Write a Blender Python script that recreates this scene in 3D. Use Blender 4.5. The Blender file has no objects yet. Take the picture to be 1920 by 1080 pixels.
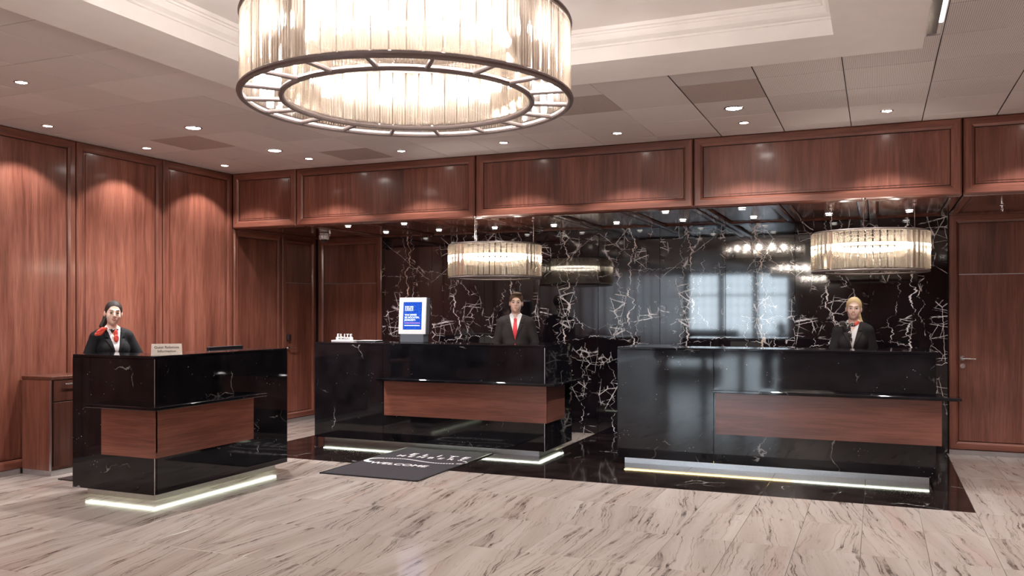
import bpy, bmesh, math, random
import numpy as np
from mathutils import Vector, Matrix

PI = math.pi
rng = random.Random(7)
SC = bpy.context.scene
COL = SC.collection

# ------------------------------------------------------------------ camera, world, exposure
cam = bpy.data.cameras.new('camera')
cam.sensor_width = 36.0
cam.lens = 1625.0 / 1920.0 * 36.0
cam.shift_y = 44.0 / 1920.0
cam.clip_start = 0.05
cam.clip_end = 200.0
co = bpy.data.objects.new('camera', cam)
COL.objects.link(co)
co.location = (0.0, 0.0, 1.55)
co.rotation_euler = (PI / 2, 0.0, math.atan(685.0 / 1625.0))
SC.camera = co

W = bpy.data.worlds.new('world')
SC.world = W
W.use_nodes = True
W.node_tree.nodes['Background'].inputs['Color'].default_value = (0.82, 0.91, 1.0, 1)
W.node_tree.nodes['Background'].inputs['Strength'].default_value = 12.0

SC.view_settings.view_transform = 'Standard'
SC.view_settings.look = 'None'
SC.view_settings.gamma = 1.0
SC.view_settings.use_curve_mapping = False
SC.view_settings.exposure = 0.60
SC.cycles.use_denoising = True
SC.cycles.sample_clamp_indirect = 6.0
SC.cycles.max_bounces = 7
SC.cycles.caustics_reflective = False
SC.cycles.caustics_refractive = False
SC.cycles.use_adaptive_sampling = True
SC.cycles.adaptive_threshold = 0.04
SC.cycles.transparent_max_bounces = 12

SPOT_W = 50.0        # ceiling downlight power
SOFFIT_W = 22.0      # alcove spot power
BULB_L = 380.0       # chandelier bulb radiance
LED_L = 8.5         # counter led strips
CAM_DIR = math.atan(685.0 / 1625.0)

# ------------------------------------------------------------------ node helpers
class NT:
    def __init__(s, name):
        s.m = bpy.data.materials.new(name)
        s.m.use_nodes = True
        s.t = s.m.node_tree
        s.t.nodes.clear()
        s.out = s.n('ShaderNodeOutputMaterial')

    def n(s, typ, **kw):
        nd = s.t.nodes.new(typ)
        for k, v in kw.items():
            setattr(nd, k, v)
        return nd

    def put(s, sock, v):
        if isinstance(v, bpy.types.NodeSocket):
            s.t.links.new(v, sock)
        elif v is not None:
            if sock.type == 'RGBA' and len(v) == 3:
                v = (*v, 1)
            sock.default_value = v

    def math(s, op, a, b=None, c=None, clamp=False):
        nd = s.n('ShaderNodeMath', operation=op, use_clamp=clamp)
        for i, v in enumerate((a, b, c)):
            if v is not None:
                s.put(nd.inputs[i], v)
        return nd.outputs[0]

    def vmath(s, op, a, b=None):
        nd = s.n('ShaderNodeVectorMath', operation=op)
        s.put(nd.inputs[0], a)
        if b is not None:
            s.put(nd.inputs[1], b)
        return nd.outputs[0]

    def ramp(s, f, pts, interp='LINEAR'):
        nd = s.n('ShaderNodeValToRGB')
        cr = nd.color_ramp
        cr.interpolation = interp
        while len(cr.elements) < len(pts):
            cr.elements.new(0.5)
        for e, (p, c) in zip(cr.elements, pts):
            e.position = p
            e.color = (*c, 1) if len(c) == 3 else c
        s.put(nd.inputs[0], f)
        return nd.outputs[0]

    def noise(s, vec, scale, detail=3.0, rough=0.5, dist=0.0, dim='3D', w=None):
        nd = s.n('ShaderNodeTexNoise', noise_dimensions=dim)
        if dim != '1D':
            s.put(nd.inputs['Vector'], vec)
        if w is not None:
            s.put(nd.inputs['W'], w)
        s.put(nd.inputs['Scale'], scale)
        nd.inputs['Detail'].default_value = detail
        nd.inputs['Roughness'].default_value = rough
        nd.inputs['Distortion'].default_value = dist
        return nd.outputs['Fac']

    def mix(s, f, a, b, blend='MIX'):
        nd = s.n('ShaderNodeMix', data_type='RGBA', blend_type=blend)
        s.put(nd.inputs[0], f)
        s.put(nd.inputs[6], a)
        s.put(nd.inputs[7], b)
        return nd.outputs[2]

    def sstep(s, v, lo, hi, a=0.0, b=1.0):
        nd = s.n('ShaderNodeMapRange', interpolation_type='SMOOTHSTEP')
        s.put(nd.inputs[0], v)
        s.put(nd.inputs[1], lo)
        s.put(nd.inputs[2], hi)
        s.put(nd.inputs[3], a)
        s.put(nd.inputs[4], b)
        return nd.outputs[0]

    def coords(s, rnd=True, amount=(31.7, 17.3, 23.1)):
        tc = s.n('ShaderNodeTexCoord').outputs['Object']
        if not rnd:
            return tc
        oi = s.n('ShaderNodeObjectInfo')
        off = s.n('ShaderNodeVectorMath', operation='SCALE')
        off.inputs[0].default_value = amount
        s.put(off.inputs['Scale'], oi.outputs['Random'])
        return s.vmath('ADD', tc, off.outputs[0])

    def bsdf(s, col, rough=0.5, metal=0.0, bump=None, bstr=0.2, bdist=0.002, coat=0.0, coat_r=0.1, spec=0.5,
             emis=None, estr=0.0, sheen=0.0, sss=0.0):
        b = s.n('ShaderNodeBsdfPrincipled')
        s.put(b.inputs['Base Color'], col)
        s.put(b.inputs['Roughness'], rough)
        b.inputs['Metallic'].default_value = metal
        b.inputs['Specular IOR Level'].default_value = spec
        b.inputs['Coat Weight'].default_value = coat
        b.inputs['Coat Roughness'].default_value = coat_r
        b.inputs['Sheen Weight'].default_value = sheen
        if emis is not None:
            s.put(b.inputs['Emission Color'], emis)
            b.inputs['Emission Strength'].default_value = estr
        if sss:
            b.inputs['Subsurface Weight'].default_value = sss
            b.inputs['Subsurface Radius'].default_value = (0.012, 0.005, 0.003)
        if bump is not None:
            bp = s.n('ShaderNodeBump')
            bp.inputs['Strength'].default_value = bstr
            bp.inputs['Distance'].default_value = bdist
            s.put(bp.inputs['Height'], bump)
            s.t.links.new(bp.outputs[0], b.inputs['Normal'])
        s.t.links.new(b.outputs[0], s.out.inputs[0])
        return s.m


M = {}
def plain(name, col, rough=0.5, metal=0.0, noise=0.06, nscale=40.0, **kw):
    t = NT(name)
    c = t.coords()
    n = t.noise(c, nscale, 3)
    lo = tuple(x * (1 - noise) for x in col)
    hi = tuple(min(1, x * (1 + noise)) for x in col)
    M[name] = t.bsdf(t.ramp(n, [(0.3, lo), (0.7, hi)]), rough, metal, **kw)

def emit(name, col, strength):
    t = NT(name)
    e = t.n('ShaderNodeEmission')
    e.inputs[0].default_value = (*col, 1)
    e.inputs[1].default_value = strength
    t.t.links.new(e.outputs[0], t.out.inputs[0])
    M[name] = t.m

def wood(name, axis, gain=1.0, rough=0.3, coat=0.35):
    t = NT(name)
    c = t.coords()
    mp = t.n('ShaderNodeMapping')
    sc = [1.0, 1.0, 1.0]
    sc['xyz'.index(axis)] = 0.07
    mp.inputs['Scale'].default_value = sc
    t.put(mp.inputs[0], c)
    v = mp.outputs[0]
    big = t.noise(v, 3.2, 3, 0.5, 0.7)
    fig = t.noise(v, 13.0, 5, 0.6, 1.1)
    mp2 = t.n('ShaderNodeMapping')
    sc2 = [1.0, 1.0, 1.0]
    sc2['xyz'.index(axis)] = 0.018
    mp2.inputs['Scale'].default_value = sc2
    t.put(mp2.inputs[0], c)
    pore = t.noise(mp2.outputs[0], 190.0, 2, 0.6)
    f = t.math('ADD', t.math('MULTIPLY', big, 0.45), t.math('MULTIPLY', fig, 0.55))
    g = gain
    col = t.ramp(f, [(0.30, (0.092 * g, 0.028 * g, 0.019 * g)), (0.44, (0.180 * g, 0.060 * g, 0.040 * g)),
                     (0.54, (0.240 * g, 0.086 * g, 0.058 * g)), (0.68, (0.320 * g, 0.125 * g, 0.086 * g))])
    p = t.ramp(pore, [(0.35, (0.66, 0.62, 0.6)), (0.55, (1, 1, 1))])
    col = t.mix(1.0, col, p, 'MULTIPLY')
    oi = t.n('ShaderNodeObjectInfo')
    var = t.sstep(oi.outputs['Random'], 0.0, 1.0, 0.9, 1.08)
    cm = t.n('ShaderNodeCombineColor')
    for i in range(3):
        t.put(cm.inputs[i], var)
    col = t.mix(1.0, col, cm.outputs[0], 'MULTIPLY')
    M[name] = t.bsdf(col, rough, 0.0, bump=pore, bstr=0.06, bdist=0.001, coat=coat, coat_r=0.12)

wood('wood_vertical', 'z')
wood('wood_along', 'x')
wood('wood_depth', 'y')
wood('wood_soffit_shaded', 'z', 0.62, 0.14, 0.7)  # same wood as the panels, its unlit shade put into a darker colour
wood('wood_dark', 'z', 0.45, 0.3)
plain('gap_dark', (0.012, 0.005, 0.004), 0.7)

# veined black marble -------------------------------------------------
def vein_group():
    g = bpy.data.node_groups.new('marble_vein', 'ShaderNodeTree')
    I = g.interface
    for nm in ('along', 'across', 'start', 'slope', 'amp', 'freq', 'width', 'seed', 'gap'):
        I.new_socket(nm, in_out='INPUT', socket_type='NodeSocketFloat')
    I.new_socket('mask', in_out='OUTPUT', socket_type='NodeSocketFloat')
    gi = g.nodes.new('NodeGroupInput')
    go = g.nodes.new('NodeGroupOutput')
    L = g.links.new
    def mth(op, a, b, c=None, clamp=False):
        nd = g.nodes.new('ShaderNodeMath')
        nd.operation = op
        nd.use_clamp = clamp
        for i, v in enumerate((a, b, c)):
            if v is None:
                continue
            if isinstance(v, bpy.types.NodeSocket):
                L(v, nd.inputs[i])
            else:
                nd.inputs[i].default_value = v
        return nd.outputs[0]
    def ns(w, scale, detail):
        nd = g.nodes.new('ShaderNodeTexNoise')
        nd.noise_dimensions = '1D'
        L(w, nd.inputs['W'])
        if isinstance(scale, bpy.types.NodeSocket):
            L(scale, nd.inputs['Scale'])
        else:
            nd.inputs['Scale'].default_value = scale
        nd.inputs['Detail'].default_value = detail
        nd.inputs['Roughness'].default_value = 0.72
        return nd.outputs['Fac']
    o = gi.outputs
    tw = mth('ADD', o['along'], o['seed'])
    wob = ns(tw, o['freq'], 6.0)
    line = mth('ADD', o['start'], mth('MULTIPLY', o['along'], o['slope']))
    line = mth('ADD', line, mth('MULTIPLY', mth('SUBTRACT', wob, 0.5), o['amp']))
    dist = mth('ABSOLUTE', mth('SUBTRACT', o['across'], line), 0.0)
    tw2 = mth('ADD', tw, 41.3)
    wn = ns(tw2, 5.0, 3.0)
    w = mth('MULTIPLY', o['width'], mth('SUBTRACT', mth('MULTIPLY', wn, 3.2), o['gap'], clamp=False))
    w = mth('MAXIMUM', w, 0.00001)
    m = mth('SUBTRACT', 1.0, mth('DIVIDE', dist, w), clamp=True)
    m = mth('MULTIPLY', m, 2.2, clamp=True)
    L(m, go.inputs[0])
    return g
VG = vein_group()

def marble_wall():
    t = NT('marble_black_veined')
    tc = t.n('ShaderNodeTexCoord').outputs['Object']
    oi = t.n('ShaderNodeObjectInfo').outputs['Random']
    sx = t.n('ShaderNodeSeparateXYZ')
    wob = t.n('ShaderNodeTexNoise')
    t.put(wob.inputs['Vector'], tc)
    wob.inputs['Scale'].default_value = 16.0
    wob.inputs['Detail'].default_value = 4.0
    wob.inputs['Roughness'].default_value = 0.65
    dv = t.vmath('MULTIPLY', t.vmath('SUBTRACT', wob.outputs['Color'], (0.5, 0.5, 0.5)), (0.026, 0.0, 0.026))
    t.put(sx.inputs[0], t.vmath('ADD', tc, dv))
    x, z = sx.outputs[0], sx.outputs[2]
    rs = t.math('MULTIPLY', oi, 9.0)
    tot = None
    warm = None
    # (vertical?, start, slope, amp, freq, width, seed, gap)
    V = [(1, 0.06, -0.02, 0.55, 0.8, 0.0120, 3.0, 1.05), (1, -0.22, 0.06, 0.55, 1.0, 0.0062, 9.0, 1.3),
         (1, 0.30, -0.10, 0.45, 1.2, 0.0052, 14.0, 1.35),
         (0, 0.95, 0.10, 0.22, 1.4, 0.0052, 43.0, 1.30), (0, 1.18, -0.16, 0.22, 1.3, 0.0046, 51.0, 1.35),
         (0, 1.42, 0.20, 0.22, 1.5, 0.0040, 57.0, 1.40),
         (0, 2.05, 0.12, 0.26, 1.2, 0.0050, 71.0, 1.35), (0, 2.25, -0.75, 0.14, 1.2, 0.0046, 77.0, 1.2)]
    for i, (vert, s0, sl, am, fr, wd, sd, gp) in enumerate(V):
        nd = t.n('ShaderNodeGroup')
        nd.node_tree = VG
        t.put(nd.inputs['along'], z if vert else x)
        t.put(nd.inputs['across'], x if vert else z)
        for k_, v_ in (('start', s0), ('slope', sl), ('amp', am), ('freq', fr), ('width', wd), ('gap', gp)):
            nd.inputs[k_].default_value = v_
        t.put(nd.inputs['seed'], t.math('ADD', rs, sd))
        mk = nd.outputs[0]
        tot = mk if tot is None else t.math('MAXIMUM', tot, mk)
        if i == 0:
            warm = t.math('MULTIPLY', mk, t.sstep(oi, 0.55, 0.95))
    # angular cracks: two stretched cell patterns, broken up by noise
    o3 = t.n('ShaderNodeVectorMath', operation='SCALE')
    o3.inputs[0].default_value = (13.0, 0.0, 7.0)
    t.put(o3.inputs['Scale'], oi)
    pos = t.vmath('ADD', t.vmath('ADD', tc, t.vmath('MULTIPLY', dv, (1.2, 0.0, 1.2))), o3.outputs[0])
    for strx, strz, rotv, scl, w0, lo, hi, am in ((1.0, 0.34, 0.22, 5.2, 0.0085, 0.515, 0.585, 0.85), (0.34, 1.0, 0.16, 5.4, 0.0090, 0.52, 0.59, 0.9),
                                                  (0.6, 0.8, -0.5, 8.5, 0.0085, 0.53, 0.60, 0.6)):
        mp = t.n('ShaderNodeMapping')
        mp.inputs['Rotation'].default_value = (0, rotv, 0)
        mp.inputs['Scale'].default_value = (strx, 1.0, strz)
        t.put(mp.inputs[0], pos)
        vo = t.n('ShaderNodeTexVoronoi', feature='DISTANCE_TO_EDGE', voronoi_dimensions='3D')
        t.put(vo.inputs['Vector'], mp.outputs[0])
        vo.inputs['Scale'].default_value = scl
        cr = t.sstep(vo.outputs['Distance'], w0 * 0.35, w0 * 1.9, 1.0, 0.0)
        cmk = t.sstep(t.noise(t.vmath('MULTIPLY', pos, (1.0, 1.0, 0.8)), 3.4, 3, 0.6), lo, hi)
        tot = t.math('MAXIMUM', tot, t.math('MULTIPLY', t.math('MULTIPLY', cr, cmk), am))
    base = t.ramp(t.noise(tc, 3.0, 4), [(0.3, (0.004, 0.003, 0.005)), (0.7, (0.014, 0.010, 0.013))])
    vc = t.mix(warm, (0.84, 0.81, 0.82), (0.80, 0.63, 0.50))
    col = t.mix(tot, base, vc)
    M['marble_black_veined'] = t.bsdf(col, 0.045, 0.0, spec=0.75)

def marble_counter(name, rough=0.05, specks=1.0, vein=0.35, lo=(0.003, 0.003, 0.004), hi=(0.011, 0.010, 0.013)):
    t = NT(name)
    c = t.coords()
    base = t.ramp(t.noise(c, 5.0, 4), [(0.3, lo), (0.72, hi)])
    vs = t.n('ShaderNodeTexVoronoi')
    t.put(vs.inputs['Vector'], t.vmath('ADD', c, t.vmath('MULTIPLY', t.n('ShaderNodeTexNoise').outputs['Color'], (0.0, 0.0, 0.0))))
    vs.inputs['Scale'].default_value = 34.0
    sp = t.sstep(vs.outputs['Distance'], 0.05, 0.13, 1.0, 0.0)
    sm = t.sstep(t.noise(c, 7.0, 2), 0.58, 0.66)
    sp = t.math('MULTIPLY', t.math('MULTIPLY', sp, sm), 0.8 * specks)
    vo = t.n('ShaderNodeTexVoronoi', feature='DISTANCE_TO_EDGE')
    nz = t.n('ShaderNodeTexNoise')
    t.put(nz.inputs['Vector'], c)
    nz.inputs['Scale'].default_value = 5.0
    nz.inputs['Detail'].default_value = 5.0
    t.put(vo.inputs['Vector'], t.vmath('ADD', c, t.vmath('MULTIPLY', nz.outputs['Color'], (0.25, 0.25, 0.25))))
    vo.inputs['Scale'].default_value = 1.7
    cr = t.sstep(vo.outputs['Distance'], 0.002, 0.009, 1.0, 0.0)
    cm = t.sstep(t.noise(c, 2.3, 3), 0.56, 0.66)
    cr = t.math('MULTIPLY', t.math('MULTIPLY', cr, cm), vein)
    tot = t.math('MAXIMUM', sp, cr)
    M[name] = t.bsdf(t.mix(tot, base, (0.7, 0.68, 0.66)), rough, spec=0.45)

def floor_marble(name='floor_marble', grid=False):
    t = NT(name)
    c = t.coords(rnd=not grid, amount=(13.1, 7.7, 0.0))
    oi = t.n('ShaderNodeObjectInfo').outputs['Random']
    sp = t.n('ShaderNodeSeparateXYZ')
    t.put(sp.inputs[0], c)
    X, Y = sp.outputs[0], sp.outputs[1]
    shear = t.math('MULTIPLY', Y, t.sstep(oi, 0.0, 1.0, -0.10, 0.22))
    def comb(x, y):
        cb = t.n('ShaderNodeCombineXYZ')
        t.put(cb.inputs[0], x)
        t.put(cb.inputs[1], y)
        return cb.outputs[0]
    w1 = t.noise(comb(t.math('MULTIPLY', X, 2.0), t.math('MULTIPLY', Y, 3.0)), 1.6, 3, 0.55)
    w2 = t.noise(comb(t.math('MULTIPLY', X, 1.0), Y), 26.0, 3, 0.6)
    xs_ = t.math('ADD', t.math('ADD', X, shear), t.math('ADD', t.math('MULTIPLY', w1, 0.06), t.math('MULTIPLY', w2, 0.006)))
    vv = comb(xs_, t.math('MULTIPLY', Y, 0.035))
    a = t.noise(vv, 7.0, 3, 0.6)
    b = t.noise(t.vmath('ADD', vv, (5.3, 2.1, 0.0)), 19.0, 3, 0.6)
    la = t.sstep(t.math('ABSOLUTE', t.math('SUBTRACT', a, 0.5)), 0.0, 0.019, 1.0, 0.0)
    lb = t.sstep(t.math('ABSOLUTE', t.math('SUBTRACT', b, 0.5)), 0.0, 0.020, 1.0, 0.0)
    br = t.sstep(t.noise(comb(t.math('MULTIPLY', xs_, 3.0), Y), 8.0, 3, 0.7), 0.38, 0.58)
    br2 = t.sstep(t.noise(comb(t.math('MULTIPLY', xs_, 2.2), Y), 2.6, 3), 0.40, 0.62)
    vein = t.math('MAXIMUM', t.math('MULTIPLY', la, t.math('MULTIPLY', t.sstep(br, 0, 1, 0.45, 1.0), t.sstep(br2, 0, 1, 0.40, 1.0))),
                  t.math('MULTIPLY', t.math('MULTIPLY', lb, t.sstep(br, 0, 1, 0.2, 1.0)), t.math('MULTIPLY', br2, 0.5)))
    soft = t.sstep(t.math('ABSOLUTE', t.math('SUBTRACT', a, 0.5)), 0.0, 0.09, 1.0, 0.0)
    cloud = t.noise(vv, 5.0, 5, 0.6)
    base = t.ramp(cloud, [(0.30, (0.335, 0.275, 0.245)), (0.5, (0.415, 0.358, 0.325)), (0.7, (0.475, 0.42, 0.385))])
    pink = t.sstep(t.noise(vv, 3.1, 3), 0.56, 0.74, 0.0, 0.5)
    base = t.mix(pink, base, (0.41, 0.285, 0.25))
    base = t.mix(t.math('MULTIPLY', soft, 0.20), base, (0.30, 0.23, 0.20))
    col = t.mix(t.math('MULTIPLY', vein, 0.85), base, (0.055, 0.036, 0.03))
    if grid:
        tc = t.n('ShaderNodeNewGeometry').outputs['Position']
        s2 = t.n('ShaderNodeSeparateXYZ')
        t.put(s2.inputs[0], tc)
        fx = t.math('PINGPONG', t.math('ADD', s2.outputs[0], 0.1), 0.2)
        fy = t.math('PINGPONG', t.math('SUBTRACT', s2.outputs[1], 7.535), 0.3925)
        ln = t.math('LESS_THAN', t.math('MINIMUM', fx, fy), 0.0015)
        col = t.mix(t.math('MULTIPLY', ln, 0.6), col, (0.2, 0.15, 0.13))
    M[name] = t.bsdf(col, 0.14, spec=0.5)

marble_wall()
marble_counter('marble_black_counter')
marble_counter('marble_black_floor', 0.07, 0.3, 0.5, (0.006, 0.004, 0.004), (0.022, 0.015, 0.014))
floor_marble()
floor_marble('floor_marble_grid', True)

def tile_mat(name, base, perf=False):
    t = NT(name)
    oi = t.n('ShaderNodeObjectInfo').outputs['Random']
    tc = t.n('ShaderNodeTexCoord').outputs['Object']
    v = t.sstep(oi, 0, 1, 0.91, 1.04)
    cm = t.n('ShaderNodeCombineColor')
    for i in range(3):
        t.put(cm.inputs[i], v)
    n = t.noise(t.coords(), 260.0, 2)
    col = t.mix(1.0, t.ramp(n, [(0.3, tuple(x * 0.95 for x in base)), (0.7, base)]), cm.outputs[0], 'MULTIPLY')
    if perf:
        sx = t.n('ShaderNodeSeparateXYZ')
        t.put(sx.inputs[0], tc)
        px = t.math('PINGPONG', sx.outputs[0], 0.006)
        py = t.math('PINGPONG', sx.outputs[1], 0.006)
        d = t.math('SQRT', t.math('ADD', t.math('MULTIPLY', px, px), t.math('MULTIPLY', py, py)))
        hole = t.math('LESS_THAN', d, 0.0030)
        col = t.mix(t.math('MULTIPLY', hole, 0.75), col, (0.05, 0.045, 0.045))
    M[name] = t.bsdf(col, 0.55, spec=0.35)
tile_mat('ceiling_tile', (0.74, 0.695, 0.685))
tile_mat('ceiling_tile_perforated', (0.78, 0.735, 0.725), True)
plain('ceiling_tile_brown', (0.44, 0.375, 0.35), 0.5)
plain('ceiling_grid_white', (0.82, 0.77, 0.74), 0.5)
plain('plaster_white', (0.82, 0.79, 0.785), 0.55, noise=0.02, nscale=8)
plain('plaster_ceiling', (0.75, 0.71, 0.70), 0.6, noise=0.02, nscale=8)
plain('steel', (0.62, 0.62, 0.64), 0.28, 1.0, noise=0.1, nscale=120)
plain('chrome', (0.8, 0.8, 0.82), 0.14, 1.0)
plain('bronze', (0.20, 0.165, 0.16), 0.40, 0.6)
plain('black_plastic', (0.016, 0.016, 0.018), 0.35)
plain('grey_plastic', (0.10, 0.11, 0.135), 0.45)
plain('silver_frame', (0.74, 0.73, 0.75), 0.4, 0.1)
plain('white_card', (0.86, 0.80, 0.72), 0.6)
plain('white_paint', (0.85, 0.84, 0.83), 0.4)
plain('ink', (0.06, 0.05, 0.05), 0.7)
plain('mat_black', (0.020, 0.016, 0.022), 0.95, noise=0.5, nscale=420)
plain('mat_print', (0.72, 0.69, 0.70), 0.9)
plain('mat_brown', (0.035, 0.022, 0.02), 0.95, noise=0.3, nscale=300)
emit('led_cool', (0.93, 1.0, 0.76), LED_L)
emit('led_apron', (0.93, 1.0, 0.76), LED_L)
emit('led_warm', (1.0, 0.72, 0.30), LED_L)
emit('lamp_disc', (1.0, 0.93, 0.84), 26.0)
emit('lamp_disc_large', (1.0, 0.95, 0.88), 45.0)
emit('lamp_spot', (1.0, 0.95, 0.88), 14.0)
emit('bulb', (1.0, 0.93, 0.87), BULB_L)
emit('tube_lamp', (1.0, 0.93, 0.82), 30.0)
emit('slot_lamp', (1.0, 0.93, 0.84), 4.0)

def crystal(name, tint, clear):
    """pressed glass: mostly see-through, some refraction, a little milky scatter"""
    t = NT(name)
    L = t.t.links.new
    tr = t.n('ShaderNodeBsdfTransparent')
    tr.inputs[0].default_value = (*tint, 1)
    tl = t.n('ShaderNodeBsdfTranslucent')
    tl.inputs[0].default_value = (0.74, 0.64, 0.55, 1)
    rf = t.n('ShaderNodeBsdfRefraction')
    rf.inputs['Color'].default_value = (0.95, 0.9, 0.84, 1)
    rf.inputs['Roughness'].default_value = 0.12
    rf.inputs['IOR'].default_value = 1.35
    gl = t.n('ShaderNodeBsdfGlossy')
    gl.inputs[0].default_value = (0.95, 0.93, 0.9, 1)
    gl.inputs['Roughness'].default_value = 0.1
    fr = t.n('ShaderNodeFresnel')
    fr.inputs[0].default_value = 1.45
    def mx(f, a, b):
        m = t.n('ShaderNodeMixShader')
        if isinstance(f, float):
            m.inputs[0].default_value = f
        else:
            L(f, m.inputs[0])
        L(a.outputs[0], m.inputs[1])
        L(b.outputs[0], m.inputs[2])
        return m
    milky = mx(0.45, tl, rf)
    body = mx(clear, milky, tr)
    L(mx(fr.outputs[0], body, gl).outputs[0], t.out.inputs[0])
    M[name] = t.m
crystal('crystal', (0.955, 0.935, 0.91), 0.84)
crystal('crystal_pressed', (0.93, 0.90, 0.85), 0.60)

def glass(name):
    t = NT(name)
    tr = t.n('ShaderNodeBsdfTransparent')
    tr.inputs[0].default_value = (0.93, 0.96, 0.97, 1)
    gl = t.n('ShaderNodeBsdfGlossy')
    gl.inputs['Roughness'].default_value = 0.02
    m = t.n('ShaderNodeMixShader')
    m.inputs[0].default_value = 0.07
    t.t.links.new(tr.outputs[0], m.inputs[1])
    t.t.links.new(gl.outputs[0], m.inputs[2])
    t.t.links.new(m.outputs[0], t.out.inputs[0])
    M[name] = t.m
glass('window_glass')

# ------------------------------------------------------------------ mesh helpers
class MB:
    def __init__(s):
        s.v = []
        s.f = []

    def add(s, vs, fs):
        b = len(s.v)
        s.v += [tuple(v) for v in vs]
        s.f += [tuple(b + i for i in f) for f in fs]
        return s

    def box(s, x0, x1, y0, y1, z0, z1):
        return s.add([(x0, y0, z0), (x1, y0, z0), (x1, y1, z0), (x0, y1, z0), (x0, y0, z1), (x1, y0, z1), (x1, y1, z1), (x0, y1, z1)],
                     [(0, 3, 2, 1), (4, 5, 6, 7), (0, 1, 5, 4), (1, 2, 6, 5), (2, 3, 7, 6), (3, 0, 4, 7)])

    def cbox(s, x0, x1, y0, y1, z0, z1, c=0.004):
        """box with chamfered edges"""
        c = min(c, (x1 - x0) * 0.45, (y1 - y0) * 0.45, (z1 - z0) * 0.45)
        bm = bmesh.new()
        bmesh.ops.create_cube(bm, size=1.0)
        bmesh.ops.scale(bm, vec=(x1 - x0, y1 - y0, z1 - z0), verts=bm.verts)
        bmesh.ops.translate(bm, vec=((x0 + x1) / 2, (y0 + y1) / 2, (z0 + z1) / 2), verts=bm.verts)
        bmesh.ops.bevel(bm, geom=bm.edges[:], offset=c, segments=1, affect='EDGES')
        bm.verts.index_update()
        s.add([v.co[:] for v in bm.verts], [[v.index for v in f.verts] for f in bm.faces])
        bm.free()
        return s

    def prism(s, poly, z0, z1):
        """vertical prism over a plan polygon (counter clockwise)"""
        n = len(poly)
        vs = [(x, y, z0) for x, y in poly] + [(x, y, z1) for x, y in poly]
        fs = [tuple(reversed(range(n))), tuple(range(n, 2 * n))] + [(i, (i + 1) % n, n + (i + 1) % n, n + i) for i in range(n)]
        return s.add(vs, fs)

    def bprism(s, poly, z0, z1, c=0.004):
        """prism with chamfered edges"""
        q = MB().prism(poly, z0, z1)
        bm = bmesh.new()
        vs = [bm.verts.new(v) for v in q.v]
        for f in q.f:
            bm.faces.new([vs[i] for i in f])
        bmesh.ops.bevel(bm, geom=bm.edges[:], offset=c, segments=1, affect='EDGES')
        bm.verts.index_update()
        s.add([v.co[:] for v in bm.verts], [[v.index for v in f.verts] for f in bm.faces])
        bm.free()
        return s

    def lathe(s, prof, seg=24, c=(0, 0, 0), cap=True):
        n = len(prof)
        vs = []
        for k in range(seg):
            a = 2 * PI * k / seg
            for r, z in prof:
                vs.append((c[0] + r * math.cos(a), c[1] + r * math.sin(a), c[2] + z))
        fs = []
        for k in range(seg):
            k2 = (k + 1) % seg
            for i in range(n - 1):
                fs.append((k * n + i, k2 * n + i, k2 * n + i + 1, k * n + i + 1))
        if cap:
            fs.append(tuple(k * n for k in reversed(range(seg))))
            fs.append(tuple(k * n + n - 1 for k in range(seg)))
        return s.add(vs, fs)

    def torus(s, R, r, z=0.0, seg=72, rs=10, sq=1.0):
        vs = []
        for k in range(seg):
            a = 2 * PI * k / seg
            for j in range(rs):
                b = 2 * PI * j / rs
                q = R + r * math.cos(b)
                vs.append((q * math.cos(a), q * math.sin(a), z + r * sq * math.sin(b)))
        fs = []
        for k in range(seg):
            k2 = (k + 1) % seg
            for j in range(rs):
                j2 = (j + 1) % rs
                fs.append((k * rs + j, k2 * rs + j, k2 * rs + j2, k * rs + j2))
        return s.add(vs, fs)

    def tube(s, p0, p1, r0, r1=None, seg=10):
        r1 = r0 if r1 is None else r1
        p0, p1 = Vector(p0), Vector(p1)
        d = (p1 - p0).normalized()
        a = d.orthogonal().normalized()
        b = d.cross(a)
        vs = []
        for p, r in ((p0, r0), (p1, r1)):
            for k in range(seg):
                t = 2 * PI * k / seg
                vs.append(tuple(p + a * (r * math.cos(t)) + b * (r * math.sin(t))))
        fs = [(k, (k + 1) % seg, seg + (k + 1) % seg, seg + k) for k in range(seg)]
        fs += [tuple(reversed(range(seg))), tuple(range(seg, 2 * seg))]
        return s.add(vs, fs)

    def mesh(s, name, smooth=False):
        me = bpy.data.meshes.new(name)
        me.from_pydata(s.v, [], s.f)
        me.update()
        if smooth:
            me.polygons.foreach_set('use_smooth', [True] * len(me.polygons))
            try:
                me.set_sharp_from_angle(angle=math.radians(35))
            except Exception:
                pass
        return me

    def build(s, name, mat, parent=None, smooth=False, rel=True, loc=None):
        """one mesh object; vertices given in world space unless loc is given"""
        me = s.mesh(name, smooth)
        o = bpy.data.objects.new(name, me)
        COL.objects.link(o)
        me.materials.append(M[mat])
        if loc is not None:
            o.location = loc
        if parent is not None:
            o.parent = parent
            if rel and loc is None:
                p = parent
                off = Vector((0, 0, 0))
                while p is not None:
                    off = off + p.location
                    p = p.parent
                me.transform(Matrix.Translation(-off))
        elif rel and loc is None:
            c = sum((Vector(v) for v in s.v), Vector()) / len(s.v)
            zmin = min(v[2] for v in s.v)
            c.z = zmin
            me.transform(Matrix.Translation(-c))
            o.location = c
        return o


def inst(name, me, parent=None, loc=(0, 0, 0), rot=(0, 0, 0), scale=None):
    o = bpy.data.objects.new(name, me)
    COL.objects.link(o)
    o.parent = parent
    o.location = loc
    o.rotation_euler = rot
    if scale:
        o.scale = scale
    return o

def tag(o, label=None, cat=None, group=None, kind=None):
    if label:
        o['label'] = label
    if cat:
        o['category'] = cat
    if group:
        o['group'] = group
    if kind:
        o['kind'] = kind
    return o

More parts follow.
